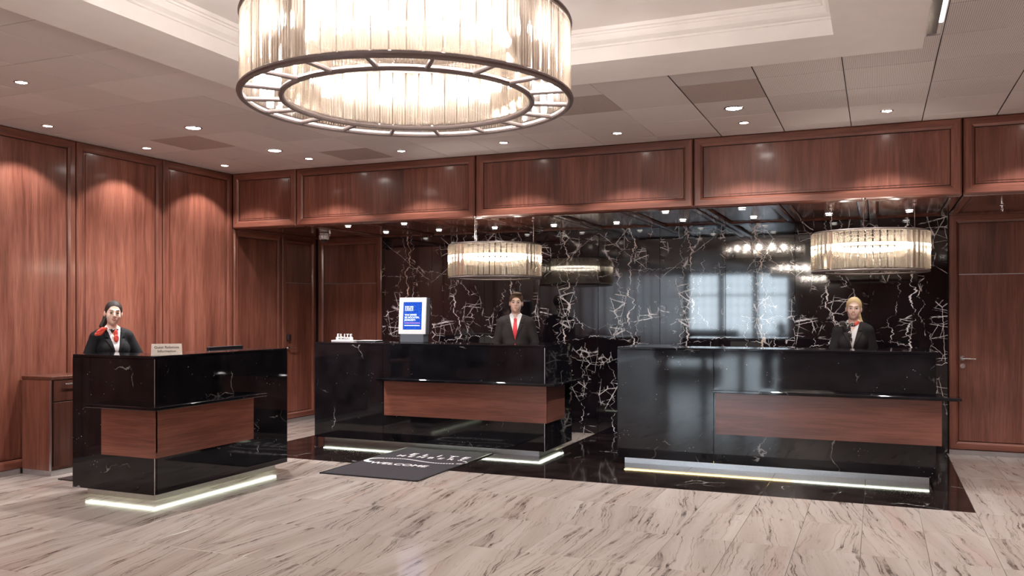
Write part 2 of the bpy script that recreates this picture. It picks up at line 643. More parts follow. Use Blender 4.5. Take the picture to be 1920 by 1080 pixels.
def empty(name, loc=(0, 0, 0), rz=0.0):
    o = bpy.data.objects.new(name, None)
    o.empty_display_size = 0.1
    COL.objects.link(o)
    o.location = loc
    o.rotation_euler = (0, 0, rz)
    return o

def copy_tree(o, parent=None):
    c = o.copy()
    COL.objects.link(c)
    c.parent = parent
    for ch in o.children:
        copy_tree(ch, c)
    return c

def text_mesh(name, body, size, mat, extrude=0.0, align='CENTER', bold=0.0):
    cu = bpy.data.curves.new(name, 'FONT')
    cu.body = body
    cu.size = size
    cu.extrude = extrude
    cu.offset = bold
    cu.align_x = align
    cu.align_y = 'CENTER'
    cu.resolution_u = 3
    tmp = bpy.data.objects.new(name, cu)
    COL.objects.link(tmp)
    me = bpy.data.meshes.new_from_object(tmp)
    bpy.data.objects.remove(tmp)
    me.name = name
    me.materials.clear()
    me.materials.append(M[mat])
    return me

# ------------------------------------------------------------------ framed wood panels
FW = 0.088
def frame_boards(w, h, fw=FW):
    """four mitred boards round a panel, local x right, z up, y into the wall"""
    prof = [(0.0, 0.02), (0.0, -0.004), (0.012, -0.016), (fw - 0.022, -0.016), (fw - 0.008, -0.006), (fw, 0.0), (fw, 0.02)]
    out = []
    for side in range(4):
        vs = []
        for v, y in prof:
            if side == 0:
                vs += [(v, y, v), (w - v, y, v)]
            elif side == 1:
                vs += [(w - v, y, v), (w - v, y, h - v)]
            elif side == 2:
                vs += [(w - v, y, h - v), (v, y, h - v)]
            else:
                vs += [(v, y, h - v), (v, y, v)]
        n = len(prof)
        fs = [(2 * i, 2 * i + 1, 2 * (i + 1) + 1, 2 * (i + 1)) for i in range(n - 1)]
        fs = [tuple(reversed(q)) for q in fs]
        fs.append(tuple(2 * i for i in range(n)))
        fs.append(tuple(2 * i + 1 for i in reversed(range(n))))
        me = bpy.data.meshes.new('frame_board')
        me.from_pydata(vs, [], fs)
        me.update()
        out.append(me)
    return out

_pc = {}
def panel_field(w, h, rim=0.022):
    m = MB()
    m.box(0, w, 0.010, 0.022, 0, h)
    m.box(rim, w - rim, 0.004, 0.012, rim, h - rim)
    return m

def framed_panel(parent, w, h, loc, rot=(0, 0, 0), field='wood_vertical', board_v='wood_vertical', board_h='wood_along', name='wood_panel', fw=FW, split=None):
    """centre panel as a part of the wall, its four mitred boards as sub-parts"""
    key = (round(w, 3), round(h, 3), field, fw, split)
    if key not in _pc:
        g = 0.007
        ip = fw + g
        m = MB()
        if split is None:
            pf = panel_field(w - 2 * ip, h - 2 * ip)
            m.add([(x + ip, y, z + ip) for x, y, z in pf.v], pf.f)
        else:
            m.box(ip, w - ip, 0.006, 0.022, ip, split - 0.003)
            m.box(ip, w - ip, 0.006, 0.022, split + 0.003, h - ip)
        me = m.mesh(name)
        me.materials.append(M[field])
        fr = frame_boards(w, h, fw)
        for i, q in enumerate(fr):
            q.materials.append(M[board_h if i in (0, 2) else board_v])
        _pc[key] = (me, fr)
    me, fr = _pc[key]
    o = inst(name, me, parent, loc, rot)
    for q in fr:
        inst('frame_board', q, o)
    return o

# ================================================================== THE HALL
XL, XR, YB, YF, ZC, ZS = -7.55, 3.45, 10.55, -16.0, 3.29, 2.60
YFAS = 8.75
def structure(o):
    o['kind'] = 'structure'
    return o

# ---- floor -------------------------------------------------------
plain('grout', (0.22, 0.17, 0.145), 0.8)
floor = structure(MB().box(XL - 0.2, XR + 0.2, YF - 0.2, YB + 0.2, -0.12, -0.012).build('floor', 'grout'))
_tiles = {}
def floor_tile(x0, x1, y0, y1, mat, name):
    w, d = round(x1 - x0, 4), round(y1 - y0, 4)
    key = (w, d, mat)
    if key not in _tiles:
        g, c = 0.0011, 0.0012
        a, b = w / 2 - g, d / 2 - g
        m = MB()
        m.add([(-a, -b, -0.012), (a, -b, -0.012), (a, b, -0.012), (-a, b, -0.012), (-a, -b, -c), (a, -b, -c), (a, b, -c), (-a, b, -c),
               (-a + c, -b + c, 0), (a - c, -b + c, 0), (a - c, b - c, 0), (-a + c, b - c, 0)],
              [(0, 1, 5, 4), (1, 2, 6, 5), (2, 3, 7, 6), (3, 0, 4, 7), (4, 5, 9, 8), (5, 6, 10, 9), (6, 7, 11, 10), (7, 4, 8, 11), (8, 9, 10, 11)])
        me = m.mesh(name)
        me.materials.append(M[mat])
        _tiles[key] = me
    o = inst(name, _tiles[key], floor, ((x0 + x1) / 2, (y0 + y1) / 2, 0))
    o.location = Vector(o.location) - floor.location
    return o

DX0, DX1, DY0 = -6.5, 0.7, 7.535
TY0 = DY0 - 0.785 * 7
k0 = int(math.floor((XL + 0.1) / 0.4))
k1 = int(math.ceil((XR + 0.1) / 0.4))
for k in range(k0, k1):
    xa, xb = max(XL, -0.1 + 0.4 * k), min(XR, -0.1 + 0.4 * (k + 1))
    if xb - xa < 0.03:
        continue
    for r in range(7):
        floor_tile(xa, xb, TY0 + 0.785 * r, TY0 + 0.785 * (r + 1), 'floor_marble', 'floor_tile')
    for r in range(4):
        ya, yb = DY0 + 0.785 * r, min(YB, DY0 + 0.785 * (r + 1))
        xc = (xa + xb) / 2
        if xc < DX0 or xc > DX1 or (xc < -3.3 and r >= 2):
            floor_tile(xa, xb, ya, yb, 'floor_marble', 'floor_tile')
for k in range(9):
    xa = DX0 + 0.8 * k
    for r in range(4 if xa > -3.31 else 2):
        floor_tile(xa, xa + 0.8, DY0 + 0.785 * r, min(YB, DY0 + 0.785 * (r + 1)), 'marble_black_floor', 'dark_floor_tile')
MB().box(XL, XR, YF, TY0 - 0.001, -0.012, 0.0).build('marble_paving', 'floor_marble_grid', floor)

# ---- ceiling ------------------------------------------------------
CX, CIX, CIY, CFW = -2.05, 1.81, 1.85, 0.50
CY = (3.62, -4.55, -12.7)
cm = MB()
cm.box(XL - 0.2, CX - CIX - 0.1, YF - 0.2, YB + 0.2, ZC + 0.0045, ZC + 0.06)
cm.box(CX + CIX + 0.1, XR + 0.2, YF - 0.2, YB + 0.2, ZC + 0.0045, ZC + 0.06)
edges = [YB + 0.2]
for c in CY:
    edges += [c + CIY + 0.1, c - CIY - 0.1]
edges.append(YF - 0.2)
for i in range(0, len(edges), 2):
    cm.box(CX - CIX - 0.1, CX + CIX + 0.1, edges[i + 1], edges[i], ZC + 0.0045, ZC + 0.06)
ceiling = structure(cm.build('ceiling', 'ceiling_grid_white'))

def rect_loop(prof, cx, cy, hx, hy):
    """loft a profile of (inset, z) round a rectangle"""
    m = MB()
    vs = []
    for off, z in prof:
        a, b = hx - off, hy - off
        vs += [(cx - a, cy - b, z), (cx + a, cy - b, z), (cx + a, cy + b, z), (cx - a, cy + b, z)]
    fs = []
    for i in range(len(prof) - 1):
        for j in range(4):
            j2 = (j + 1) % 4
            fs.append((4 * i + j, 4 * i + j2, 4 * (i + 1) + j2, 4 * (i + 1) + j))
    return m.add(vs, fs)
for i, c in enumerate(CY):
    body = rect_loop([(0.0, 3.325), (-CFW, 3.325), (-CFW, 3.19), (0.0, 3.19), (0.0, 3.325)], CX, c, CIX, CIY)
    tr = structure(body.build('trim_%d' % (i + 1), 'plaster_white'))
    rect_loop([(-0.01, 3.28), (0.012, 3.285), (0.014, 3.297), (0.006, 3.30), (0.016, 3.306), (0.036, 3.318), (0.050, 3.338), (0.056, 3.352), (0.066, 3.352),
               (0.066, 3.366), (0.082, 3.368), (0.082, 3.40), (-0.01, 3.40), (-0.01, 3.28)], CX, c, CIX, CIY).build('cove_moulding', 'plaster_white', tr)
    MB().box(CX - CIX - 0.12, CX + CIX + 0.12, c - CIY - 0.12, c + CIY + 0.12, 3.392, 3.44).build('coffer_ceiling', 'plaster_ceiling', tr)

brown = [(-6.56, 6.94), (-2.19, 6.9), (-5.4, 8.16), (-1.18, 6.91)]
_ct = {}
xs = [0.375 + 0.6 * k for k in range(-14, 7)]
ys = [8.5 - 0.605 * k for k in range(12)]
ys = [YFAS - 0.005] + ys
def ceil_tile(x0, x1, y0, y1, mat):
    w, d = round(x1 - x0, 3), round(y1 - y0, 3)
    key = (w, d, mat)
    if key not in _ct:
        a, b, g = w / 2, d / 2, 0.0035
        m = MB()
        m.add([(-a + g, -b + g, 0.0045), (a - g, -b + g, 0.0045), (a - g, b - g, 0.0045), (-a + g, b - g, 0.0045),
               (-a + g, -b + g, 0.0015), (a - g, -b + g, 0.0015), (a - g, b - g, 0.0015), (-a + g, b - g, 0.0015),
               (-a + 2 * g, -b + 2 * g, 0), (a - 2 * g, -b + 2 * g, 0), (a - 2 * g, b - 2 * g, 0), (-a + 2 * g, b - 2 * g, 0)],
              [(0, 4, 5, 1), (1, 5, 6, 2), (2, 6, 7, 3), (3, 7, 4, 0), (4, 8, 9, 5), (5, 9, 10, 6), (6, 10, 11, 7), (7, 11, 8, 4), (11, 10, 9, 8)])
        me = m.mesh('ceiling_tile')
        me.materials.append(M[mat])
        _ct[key] = me
    o = inst('ceiling_tile', _ct[key], ceiling, ((x0 + x1) / 2 - ceiling.location.x, (y0 + y1) / 2 - ceiling.location.y, ZC - ceiling.location.z))
    o.rotation_euler = (rng.uniform(-0.0028, 0.0028), rng.uniform(-0.0028, 0.0028), 0)
for i in range(len(xs) - 1):
    xa, xb = max(XL + 0.01, xs[i]), min(XR - 0.01, xs[i + 1])
    if xb - xa < 0.03:
        continue
    for j in range(len(ys) - 1):
        yb, ya = ys[j], ys[j + 1]
        xc, yc = (xa + xb) / 2, (ya + yb) / 2
        if CX - CIX - CFW < xc < CX + CIX + CFW and yc < CY[0] + CIY + CFW:
            continue
        mat = 'ceiling_tile'
        if xc > -1.5 and yc < 7.9:
            mat = 'ceiling_tile_perforated'
        if any(xa < bx < xb and ya < by < yb for bx, by in brown):
            mat = 'ceiling_tile_brown'
        ceil_tile(xa, xb, ya, yb, mat)

for k in range(6):
    xk = -1.425 + 0.6 * k
    MB().box(xk - 0.0042, xk + 0.0042, 6.0 if xk < 0.3 else 1.86, YFAS - 0.01, ZC + 0.0004, ZC + 0.0046).build('dark_seam', 'gap_dark', ceiling)

# ---- walls --------------------------------------------------------
wall_left = structure(MB().box(XL - 0.2, XL - 0.023, YF, YB + 0.2, 0, 3.36).build('wall_left', 'gap_dark'))
wl = Vector(wall_left.location)
J = [8.76 - 1.165 * k for k in range(22)]
for a, b in zip(J[1:], J[:-1]):
    framed_panel(wall_left, b - a - 0.012, ZC - 0.052, Vector((XL, a + 0.006, 0.052)) - wl, (0, 0, PI / 2), board_h='wood_along')
framed_panel(wall_left, 0.955, ZS - 0.052, Vector((XL, 8.79, 0.052)) - wl, (0, 0, PI / 2))
MB().box(XL - 0.022, XL + 0.004, YF, 9.745, 0.0, 0.05).build('steel_skirting', 'steel', wall_left)

wall_back = structure(MB().box(XL - 0.2, XR + 0.2, YB + 0.023, YB + 0.25, 0, 3.36).build('wall_back', 'gap_dark'))
wb = Vector(wall_back.location)
mw = 0.7935
me_m = MB().cbox(-mw / 2 + 0.0012, mw / 2 - 0.0012, 0.0, 0.022, 0.0, ZS, 0.0015).mesh('marble_slab')
me_m.materials.append(M['marble_black_veined'])
for k in range(9):
    xc = -6.435 + mw * (k + 0.5)
    inst('marble_slab', me_m, wall_back, Vector((xc, YB, 0.0)) - wb, scale=(-1 if k % 2 else 1, 1, 1))

def door(name, parent_loc, rz, w, handle_side, h=ZS - 0.002, split=1.90, lever=True, reader=False):
    """flush wood door in a mitred frame, thin metal line at its head"""
    e = empty(name, parent_loc, rz)
    e['kind'] = 'structure'
    fr = frame_boards(w, h - 0.052)
    for i, q in enumerate(fr):
        q.materials.append(M['wood_along' if i in (0, 2) else 'wood_vertical'])
        if i == 0:
            continue
        inst('frame_board', q, e, (0, 0, 0.052))
    ip = FW + 0.006
    inst('sill_board', fr[0], e, (0, 0, 0.052))
    MB().box(ip, w - ip, 0.006, 0.022, 0.148, 0.052 + split - 0.004).build('door_leaf', 'wood_vertical', e, loc=(0, 0, 0))
    up = MB()
    up.box(ip, w - ip, 0.010, 0.022, 0.052 + split + 0.004, h - ip)
    up.box(ip + 0.02, w - ip - 0.02, 0.005, 0.012, 0.052 + split + 0.006, h - ip - 0.02)
    up.build('head_panel', 'wood_vertical', e, loc=(0, 0, 0))
    MB().box(ip, w - ip, 0.003, 0.022, 0.052 + split - 0.003, 0.052 + split + 0.003).build('metal_strip', 'steel', e, loc=(0, 0, 0))
    MB().box(0.0, w, -0.012, 0.022, 0.0, 0.05).build('kick_strip', 'steel', e, loc=(0, 0, 0))
    if lever:
        hx = ip + 0.035 if handle_side > 0 else w - ip - 0.035
        m = MB()
        hm = MB()
        hm.tube((0, 0.006, 0), (0, -0.006, 0), 0.027, seg=20)
        hm.tube((0, -0.004, 0), (0, -0.055, 0), 0.010)
        hm.tube((-0.008 * handle_side, -0.052, 0), (0.125 * handle_side, -0.052, -0.004), 0.0095, 0.008)
        hm.build('lever_handle', 'chrome', e, True, loc=(hx, 0, 1.045))
        if not reader:
            m.tube((0, 0.006, 0), (0, -0.006, 0), 0.026, seg=20)
            m.tube((0, -0.005, 0), (0, -0.010, 0), 0.010, seg=12)
            m.build('lock_rose', 'chrome', e, True, loc=(hx, 0, 0.96))
        else:
            m.cbox(-0.03, 0.03, -0.035, 0.006, -0.042, 0.042, 0.006)
            m.build('card_reader', 'black_plastic', e, loc=(hx + 0.012, 0, 1.19))
            MB().box(-0.006, 0.0, -0.033, 0.004, -0.040, 0.040).build('reader_edge', 'steel', e, loc=(hx - 0.0185, 0, 1.19))
    return e
door('door_1', (XL, 9.757, 0), PI / 2, 0.775, 1, reader=True)
door('door_2', (XL + 0.04, YB, 0), 0, -6.44 - (XL + 0.04), 1, lever=False)
door('door_3', (0.722, YB, 0), 0, 1.10, 1)
x = 1.83
framed_panel(wall_back, XR - x, ZS - 0.052, Vector((x, YB, 0.052)) - wb)
MB().box(x, XR, YB - 0.004, YB + 0.022, 0, 0.05).build('steel_skirting', 'steel', wall_back)

# bulkhead over the desks
bulk = structure(MB().box(XL, XR, YFAS + 0.023, YFAS + 0.16, ZS + 0.025, 3.36).build('wall_bulkhead', 'gap_dark'))
bl = Vector(bulk.location)
JX = [XL + 0.02, -6.55, -4.13, -1.707, 0.707, 3.12, XR]
for a, b in zip(JX[:-1], JX[1:]):
    framed_panel(bulk, b - a - 0.014, ZC - ZS, Vector((a + 0.007, YFAS, ZS)) - bl)

soff = structure(MB().box(XL, XR, YFAS + 0.023, YB + 0.02, ZS + 0.023, ZS + 0.06).build('ceiling_alcove', 'gap_dark'))
sl = Vector(soff.location)
SX = [XL + 0.01, -6.435] + [-6.435 + mw * (k + 1) for k in range(9)] + [2.1, XR]
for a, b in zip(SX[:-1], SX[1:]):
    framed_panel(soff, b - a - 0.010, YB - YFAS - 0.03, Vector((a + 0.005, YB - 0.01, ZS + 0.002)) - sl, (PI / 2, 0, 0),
                 field='wood_soffit_shaded', board_v='wood_soffit_shaded', board_h='wood_soffit_shaded', name='soffit_panel')

# right side wall and the far end with its windows
wall_right = structure(MB().box(XR + 0.023, XR + 0.2, YF, YB + 0.2, 0, 3.36).build('wall_right', 'gap_dark'))
wr = Vector(wall_right.location)
for k in range(15):
    framed_panel(wall_right, 1.73, ZC - 0.052, Vector((XR, YB - 0.3 - 1.745 * k, 0.052)) - wr, (0, 0, -PI / 2))

WX = [(-7.45, -6.15), (-6.0, -4.75), (-4.6, -3.35)]
fm = MB()
fm.box(XL - 0.2, WX[0][0], YF - 0.2, YF, 0, 3.36)
for (a0, a1), (b0, b1) in zip(WX[:-1], WX[1:]):
    fm.box(a1, b0, YF - 0.2, YF, 0, 3.36)
fm.box(WX[-1][1], XR + 0.2, YF - 0.2, YF, 0, 3.36)
for a, b in WX:
    fm.box(a, b, YF - 0.2, YF, 0, 0.1)
    fm.box(a, b, YF - 0.2, YF, 3.15, 3.36)
wall_front = structure(fm.build('wall_front', 'wood_vertical'))
for i, (a, b) in enumerate(WX):
    e = empty('window_%d' % (i + 1), ((a + b) / 2, YF, 0.1))
    e['kind'] = 'structure'
    m = MB()
    hw = (b - a) / 2
    for x0, x1, z0, z1 in ((-hw, -hw + 0.06, 0, 3.05), (hw - 0.06, hw, 0, 3.05), (-hw, hw, 0, 0.06), (-hw, hw, 2.99, 3.05), (-hw, hw, 2.1, 2.17)):
        m.box(x0, x1, -0.12, -0.04, z0, z1)
    m.build('window_frame', 'bronze', e, loc=(0, 0, 0))
    g = MB()
    for k in range(1, 4):
        g.box(-hw + 2 * hw * k / 4 - 0.01, -hw + 2 * hw * k / 4 + 0.01, -0.10, -0.06, 0.06, 2.99)
    for z in (0.5, 0.9, 1.3, 1.7, 2.55):
        g.box(-hw + 0.06, hw - 0.06, -0.10, -0.06, z - 0.008, z + 0.008)
    g.build('glazing_bars', 'bronze', e, loc=(0, 0, 0))
    MB().box(-hw + 0.05, hw - 0.05, -0.084, -0.078, 0.05, 3.0).build('pane', 'window_glass', e, loc=(0, 0, 0))
plain('paving_outside', (0.30, 0.30, 0.31), 0.8)
structure(MB().box(-40, 30, YF - 30, YF - 0.2, -0.14, -0.02).build('pavement', 'paving_outside'))

# ================================================================== LAMPS
def ring_mesh(r0, r1, h, seg=28):
    m = MB()
    m.lathe([(r0, 0.0), (r0, -h * 0.6), (r0 + (r1 - r0) * 0.4, -h), (r1, -h * 0.35), (r1, 0.0)], seg, cap=False)
    return m.mesh('trim_ring', True)
R_small, R_big, R_soff = ring_mesh(0.040, 0.054, 0.008), ring_mesh(0.066, 0.084, 0.010), ring_mesh(0.034, 0.046, 0.008)
for r in (R_small, R_big, R_soff):
    r.materials.append(M['chrome'])
def disc_mesh(r, mat):
    m = MB()
    m.lathe([(r, 0.0), (r, -0.004), (r * 0.6, -0.006)], 24)
    me = m.mesh('lens')
    me.materials.append(M[mat])
    return me
D_small, D_big, D_soff = disc_mesh(0.041, 'lamp_disc'), disc_mesh(0.067, 'lamp_disc_large'), disc_mesh(0.035, 'lamp_spot')
def spot_light(name, power, angle, blend, col=(1.0, 0.955, 0.93), radius=0.04):
    l = bpy.data.lights.new(name, 'SPOT')
    l.energy = power
    l.spot_size = math.radians(angle)
    l.spot_blend = blend
    l.shadow_soft_size = radius
    l.color = col
    return l
L_small = spot_light('downlight_beam', SPOT_W, 108, 0.25)
L_big = spot_light('large_downlight_beam', SPOT_W * 4.0, 140, 0.6, radius=0.065)
L_soff = spot_light('alcove_beam', SOFFIT_W, 80, 0.5, (1.0, 0.95, 0.91), 0.03)
def downlight(x, y, z, ring, disc, light, label, group, name='downlight'):
    e = empty(name, (x, y, z))
    tag(e, label, 'ceiling light', group)
    inst('trim_ring', ring, e)
    inst('lens', disc, e)
    lo = bpy.data.objects.new('lamp_beam', light)
    COL.objects.link(lo)
    lo.parent = e
    lo.location = (0, 0, -0.02)
    return e
for k in range(9):
    downlight(-7.16 + 1.206 * k, 8.18, ZC, R_small, D_small, L_small, 'small round recessed downlight in the row beside the wood bulkhead', 'downlights along the bulkhead')
for k in range(1, 20):  # row runs on out of view, those lamps added to light the hall
    downlight(-7.16, 8.18 - 1.195 * k, ZC, R_small, D_small, L_small, 'small round recessed downlight in the row along the left wood panelling', 'downlights along the panelled side wall')
for y in (4.61, 2.2, -0.2, -2.6, -5.0, -7.4, -9.8, -12.2):  # all after the first are unseen, added for even light
    downlight(-5.98, y, ZC, R_small, D_small, L_small, 'small round recessed downlight in the ceiling tiles beside the white coffer', 'downlights beside the coffer')
for x, y, lb in ((-5.96, 6.38, 'large glaring round ceiling downlight between the coffer and the dark brown tile'), (-5.99, 7.62, 'large glaring round ceiling downlight near the panelled corner of the bulkhead'),
                 (-1.13, 7.56, 'large glaring round ceiling downlight among the perforated ceiling tiles')):
    downlight(x, y, ZC, R_big, D_big, L_big, lb, 'large bright downlights', 'large_downlight')
for y in (6.4, 3.4, 0.2, -3.0, -6.2, -9.4):  # unseen lamps, added to brighten floor and ceiling
    downlight(1.9, y, ZC, R_big, D_big, L_big, 'unseen large ceiling downlight added near the right side wall for fill light', 'added fill downlights near the right wall', 'large_downlight')
for k in range(9):
    downlight(-6.435 + mw * (k + 0.5), 10.0, ZS, R_soff, D_soff, L_soff, 'tiny round spotlight in the shaded wood soffit close to the marble', 'soffit spotlights by the marble', 'soffit_spotlight')
for k in (0, 1, 5, 6):
    downlight(-6.435 + mw * (k + 0.5), 9.1, ZS, R_soff, D_soff, L_soff, 'tiny round spotlight in the shaded wood soffit close to the bulkhead edge', 'soffit spotlights by the bulkhead', 'soffit_spotlight')

# slot beside the coffer
e = empty('slot_diffuser', (0.325, 4.2, ZC + 0.0045))
tag(e, 'narrow lit slot beside the white coffer frame in the ceiling', 'ceiling light')
m = MB()
m.box(-0.05, -0.042, -1.8, 1.86, -0.012, 0); m.box(0.04, 0.047, -1.8, 1.86, -0.012, 0); m.box(-0.05, 0.047, 1.852, 1.86, -0.012, 0)
m.build('slot_frame', 'silver_frame', e, loc=(0, 0, 0))
MB().box(-0.042, 0.015, -1.8, 1.852, -0.006, -0.001).build('slot_plate', 'chrome', e, loc=(0, 0, 0))
MB().box(0.017, 0.036, -1.8, 1.60, -0.008, -0.001).build('light_strip', 'slot_lamp', e, loc=(0, 0, 0))

# ---- crystal chandeliers -----------------------------------------
def crystal_mesh(w, h, mat, th=0.014, flutes=4):
    """fluted glass bar: x across, y depth, z from 0 down to -h"""
    pts = []
    n = flutes * 4
    for i in range(n + 1):
        t = i / n
        pts.append((-w / 2 + w * t, -th * (0.55 + 0.45 * abs(math.sin(t * flutes * PI)))))
    loop = pts + [(w / 2, 0.0), (-w / 2, 0.0)]
    N = len(loop)
    m = MB()
    vs = [(x, y, 0) for x, y in loop] + [(x, y, -h) for x, y in loop]
    fs = [tuple(range(N)), tuple(reversed(range(N, 2 * N)))] + [((i + 1) % N, i, N + i, N + (i + 1) % N) for i in range(N)]
    m.add(vs, fs)
    me = m.mesh('crystal_bar')
    me.materials.append(M[mat])
    return me

def bulb_mesh(r, mat):
    m = MB()
    m.lathe([(0.003, -r * 1.1), (r * 0.7, -r * 0.8), (r, 0.0), (r * 0.75, r * 0.8), (r * 0.4, r * 1.5)], 14)
    me = m.mesh('bulb', True)
    me.materials.append(M[mat])
    return me

def chandelier(name, R, Rin, h, n_out, n_in, n_spoke, tube, n_bulb, bulb_r, bulb_mat, drop, z_bulb, rods, label, group):
    e = empty(name)
    tag(e, label, 'chandelier', group)
    def part(nm, mb, mat='bronze'):
        return mb.build(nm, mat, e, True, loc=(0, 0, 0))
    part('bottom_ring', MB().torus(R + 0.012, tube, 0.0, 96, 10))
    part('top_ring', MB().torus(R + 0.006, tube * 0.9, h + 0.03, 96, 8))
    if Rin:
        part('inner_bottom_ring', MB().torus(Rin, tube * 0.92, 0.0, 80, 10))
        part('inner_top_ring', MB().torus(Rin, tube * 0.8, h + 0.03, 80, 8))
        for k in range(n_spoke):
            a = 2 * PI * (k + 0.35) / n_spoke
            part('spoke', MB().tube((Rin * math.cos(a), Rin * math.sin(a), 0), (R * math.cos(a), R * math.sin(a), 0), tube * 0.72))
    else:
        part('lower_rim', MB().torus(R - 0.012, tube * 0.9, -0.004, 80, 8))
        part('diffuser_rim', MB().lathe([(R - 0.03, 0.0), (R - 0.03, -0.006), (R - 0.11, -0.006), (R - 0.11, 0.0)], 64, cap=False))
    cw = 2 * PI * R / n_out * (0.90 if Rin else 0.82)
    cmsh = crystal_mesh(cw, h, 'crystal', 0.014, 4) if Rin else crystal_mesh(cw, h, 'crystal_pressed', 0.024, 2)
    for k in range(n_out):
        a = 2 * PI * k / n_out
        inst('crystal_bar', cmsh, e, (R * math.cos(a), R * math.sin(a), h + 0.02), (0, 0, a + PI / 2))
    if n_in:
        cmi = crystal_mesh(2 * PI * Rin / n_in * 0.90, h, 'crystal')
        for k in range(n_in):
            a = 2 * PI * k / n_in
            inst('inner_crystal_bar', cmi, e, (Rin * math.cos(a), Rin * math.sin(a), h + 0.02), (0, 0, a - PI / 2))
    rb = (R + Rin) / 2 if Rin else R * 0.86
    if not Rin:
        part('tube_lamp', MB().torus(rb, bulb_r, z_bulb, 72, 10), bulb_mat)
    bm_ = bulb_mesh(bulb_r, bulb_mat) if Rin else None
    for k in range(n_bulb):
        a = 2 * PI * (k + 0.5) / n_bulb
        if Rin:
            inst('bulb', bm_, e, (rb * math.cos(a), rb * math.sin(a), z_bulb))
    part('lamp_holder_ring', MB().torus(rb, tube * 0.5, h + 0.03, 64, 6))
    for k in range(n_bulb):
        a = 2 * PI * (k + 0.5) / n_bulb
        part('lamp_stem', MB().tube((rb * math.cos(a), rb * math.sin(a), z_bulb + bulb_r * 1.3), (rb * math.cos(a), rb * math.sin(a), h + 0.03), tube * 0.3, seg=6))
    for k in range(rods):
        a = 2 * PI * (k + 0.2) / rods
        part('cross_bar', MB().tube((0, 0, h + 0.03), ((R) * math.cos(a), (R) * math.sin(a), h + 0.03), tube * 0.5, seg=8))
        part('suspension_rod', MB().tube((R * 0.86 * math.cos(a), R * 0.86 * math.sin(a), h + 0.03), (R * 0.86 * math.cos(a), R * 0.86 * math.sin(a), drop), max(0.003, tube * 0.22), seg=8), 'chrome')
        part('rod_cap', MB().lathe([(0.022, -0.02), (0.022, 0.0)], 16, (R * 0.86 * math.cos(a), R * 0.86 * math.sin(a), drop)), 'chrome')
    return e
big = chandelier('crystal_chandelier', 0.755, 0.585, 0.325, 68, 52, 18, 0.0155, 18, 0.026, 'bulb', 3.392 - 2.545, 0.21, 4,
                 'huge double-ring crystal chandelier hanging in the white coffer over the lobby floor', None)
big.location = (CX, 3.60, 2.545)
for i, c in enumerate(CY[1:]):
    q = copy_tree(big)
    q.location = (CX, c, 2.545)
    q['label'] = ('crystal ring chandelier in the middle coffer seen mirrored in the marble', 'crystal ring chandelier in the coffer by the tall windows seen mirrored')[i]
pend = chandelier('crystal_pendant', 0.515, 0, 0.345, 52, 0, 0, 0.010, 6, 0.013, 'tube_lamp', ZS - 1.935, 0.245, 3,
                  'drum-shaped crystal pendant lamp hanging over the middle black desk', 'crystal pendants over the desks')
pend.location = (-4.05, 9.10, 1.935)
q = copy_tree(pend)
q.location = (-0.07, 9.10, 1.935)
q['label'] = 'drum-shaped crystal pendant lamp hanging over the desk of the blonde woman'

# ================================================================== DESKS
def desk(name, loc, label):
    e = empty(name, loc)
    return tag(e, label, 'reception desk')
ZB, ZT, TT = 0.07, 1.19, 0.026
MBK = 'marble_black_counter'
def led(e, mat, *box):
    MB().box(*box).build('led_strip', mat, e)

def apron_x(e, xa, xb, y, z):
    m = MB().box(xa, xb, y - 0.030, y - 0.016, z, 0.771)
    m.box(xa, xb, y - 0.016, y, z + 0.045, 0.771)
    a = m.build('wood_apron', 'wood_along', e)
    MB().box(xa + 0.03, min(xb - 0.03, 0.46), y - 0.013, y - 0.004, z + 0.039, z + 0.045).build('led_strip', 'led_apron', a)
def apron_y(e, x, ya, yb, z):
    m = MB().box(x + 0.016, x + 0.030, ya, yb, z, 0.771)
    m.box(x, x + 0.016, ya + 0.018, yb, z + 0.045, 0.771)
    a = m.build('wood_apron', 'wood_depth', e)
    MB().box(x + 0.004, x + 0.013, ya + 0.03, yb - 0.03, z + 0.039, z + 0.045).build('led_strip', 'led_apron', a)

# left desk -----------------------------------------------------------
e = desk('reception_desk', (-5.80, 5.6, 0), 'small L-shaped black marble desk with the tent sign on its top')
x0, x1, y0, y1 = -6.26, -5.35, 5.30, 7.00
MB().cbox(x0, x1 - 0.004, y0, y0 + 0.025, ZB, ZT - TT, 0.0015).build('front_slab', MBK, e)
MB().cbox(x1 - 0.025, x1, y0 + 0.027, y1, ZB, ZT - TT, 0.0015).build('side_slab', MBK, e)
MB().cbox(x1 - 0.0045, x1 + 0.0015, y0 - 0.0015, y0 + 0.0045, ZB, ZT - TT, 0.001).build('corner_trim', 'steel', e)
MB().bprism([(x0, y0), (x1, y0), (x1, y1), (x1 - 0.38, y1), (x1 - 0.38, y0 + 0.38), (x0, y0 + 0.38)], ZT - TT, ZT).build('desk_top', MBK, e)
MB().cbox(x0, x0 + 0.025, y0 + 0.027, y0 + 0.38, ZB, ZT - TT, 0.0015).build('end_slab', MBK, e)
MB().cbox(x1 - 0.38, x1 - 0.027, y1 - 0.025, y1, ZB, ZT - TT, 0.0015).build('end_slab', MBK, e)
MB().box(x0 + 0.027, x1 - 0.36, y0 + 0.36, y0 + 0.38, ZB, ZT - TT).build('inner_panel', 'wood_dark', e)
MB().box(x1 - 0.38, x1 - 0.36, y0 + 0.38, y1 - 0.027, ZB, ZT - TT).build('inner_panel', 'wood_dark', e)
sp = 0.17
MB().bprism([(-5.926, y0 - sp), (x1 + sp, y0 - sp), (x1 + sp, 6.486), (x1, 6.486), (x1, y0), (-5.926, y0)], 0.772, 0.80).build('bag_shelf', MBK, e)
apron_x(e, -5.898, x1 + 0.03, y0, 0.372)
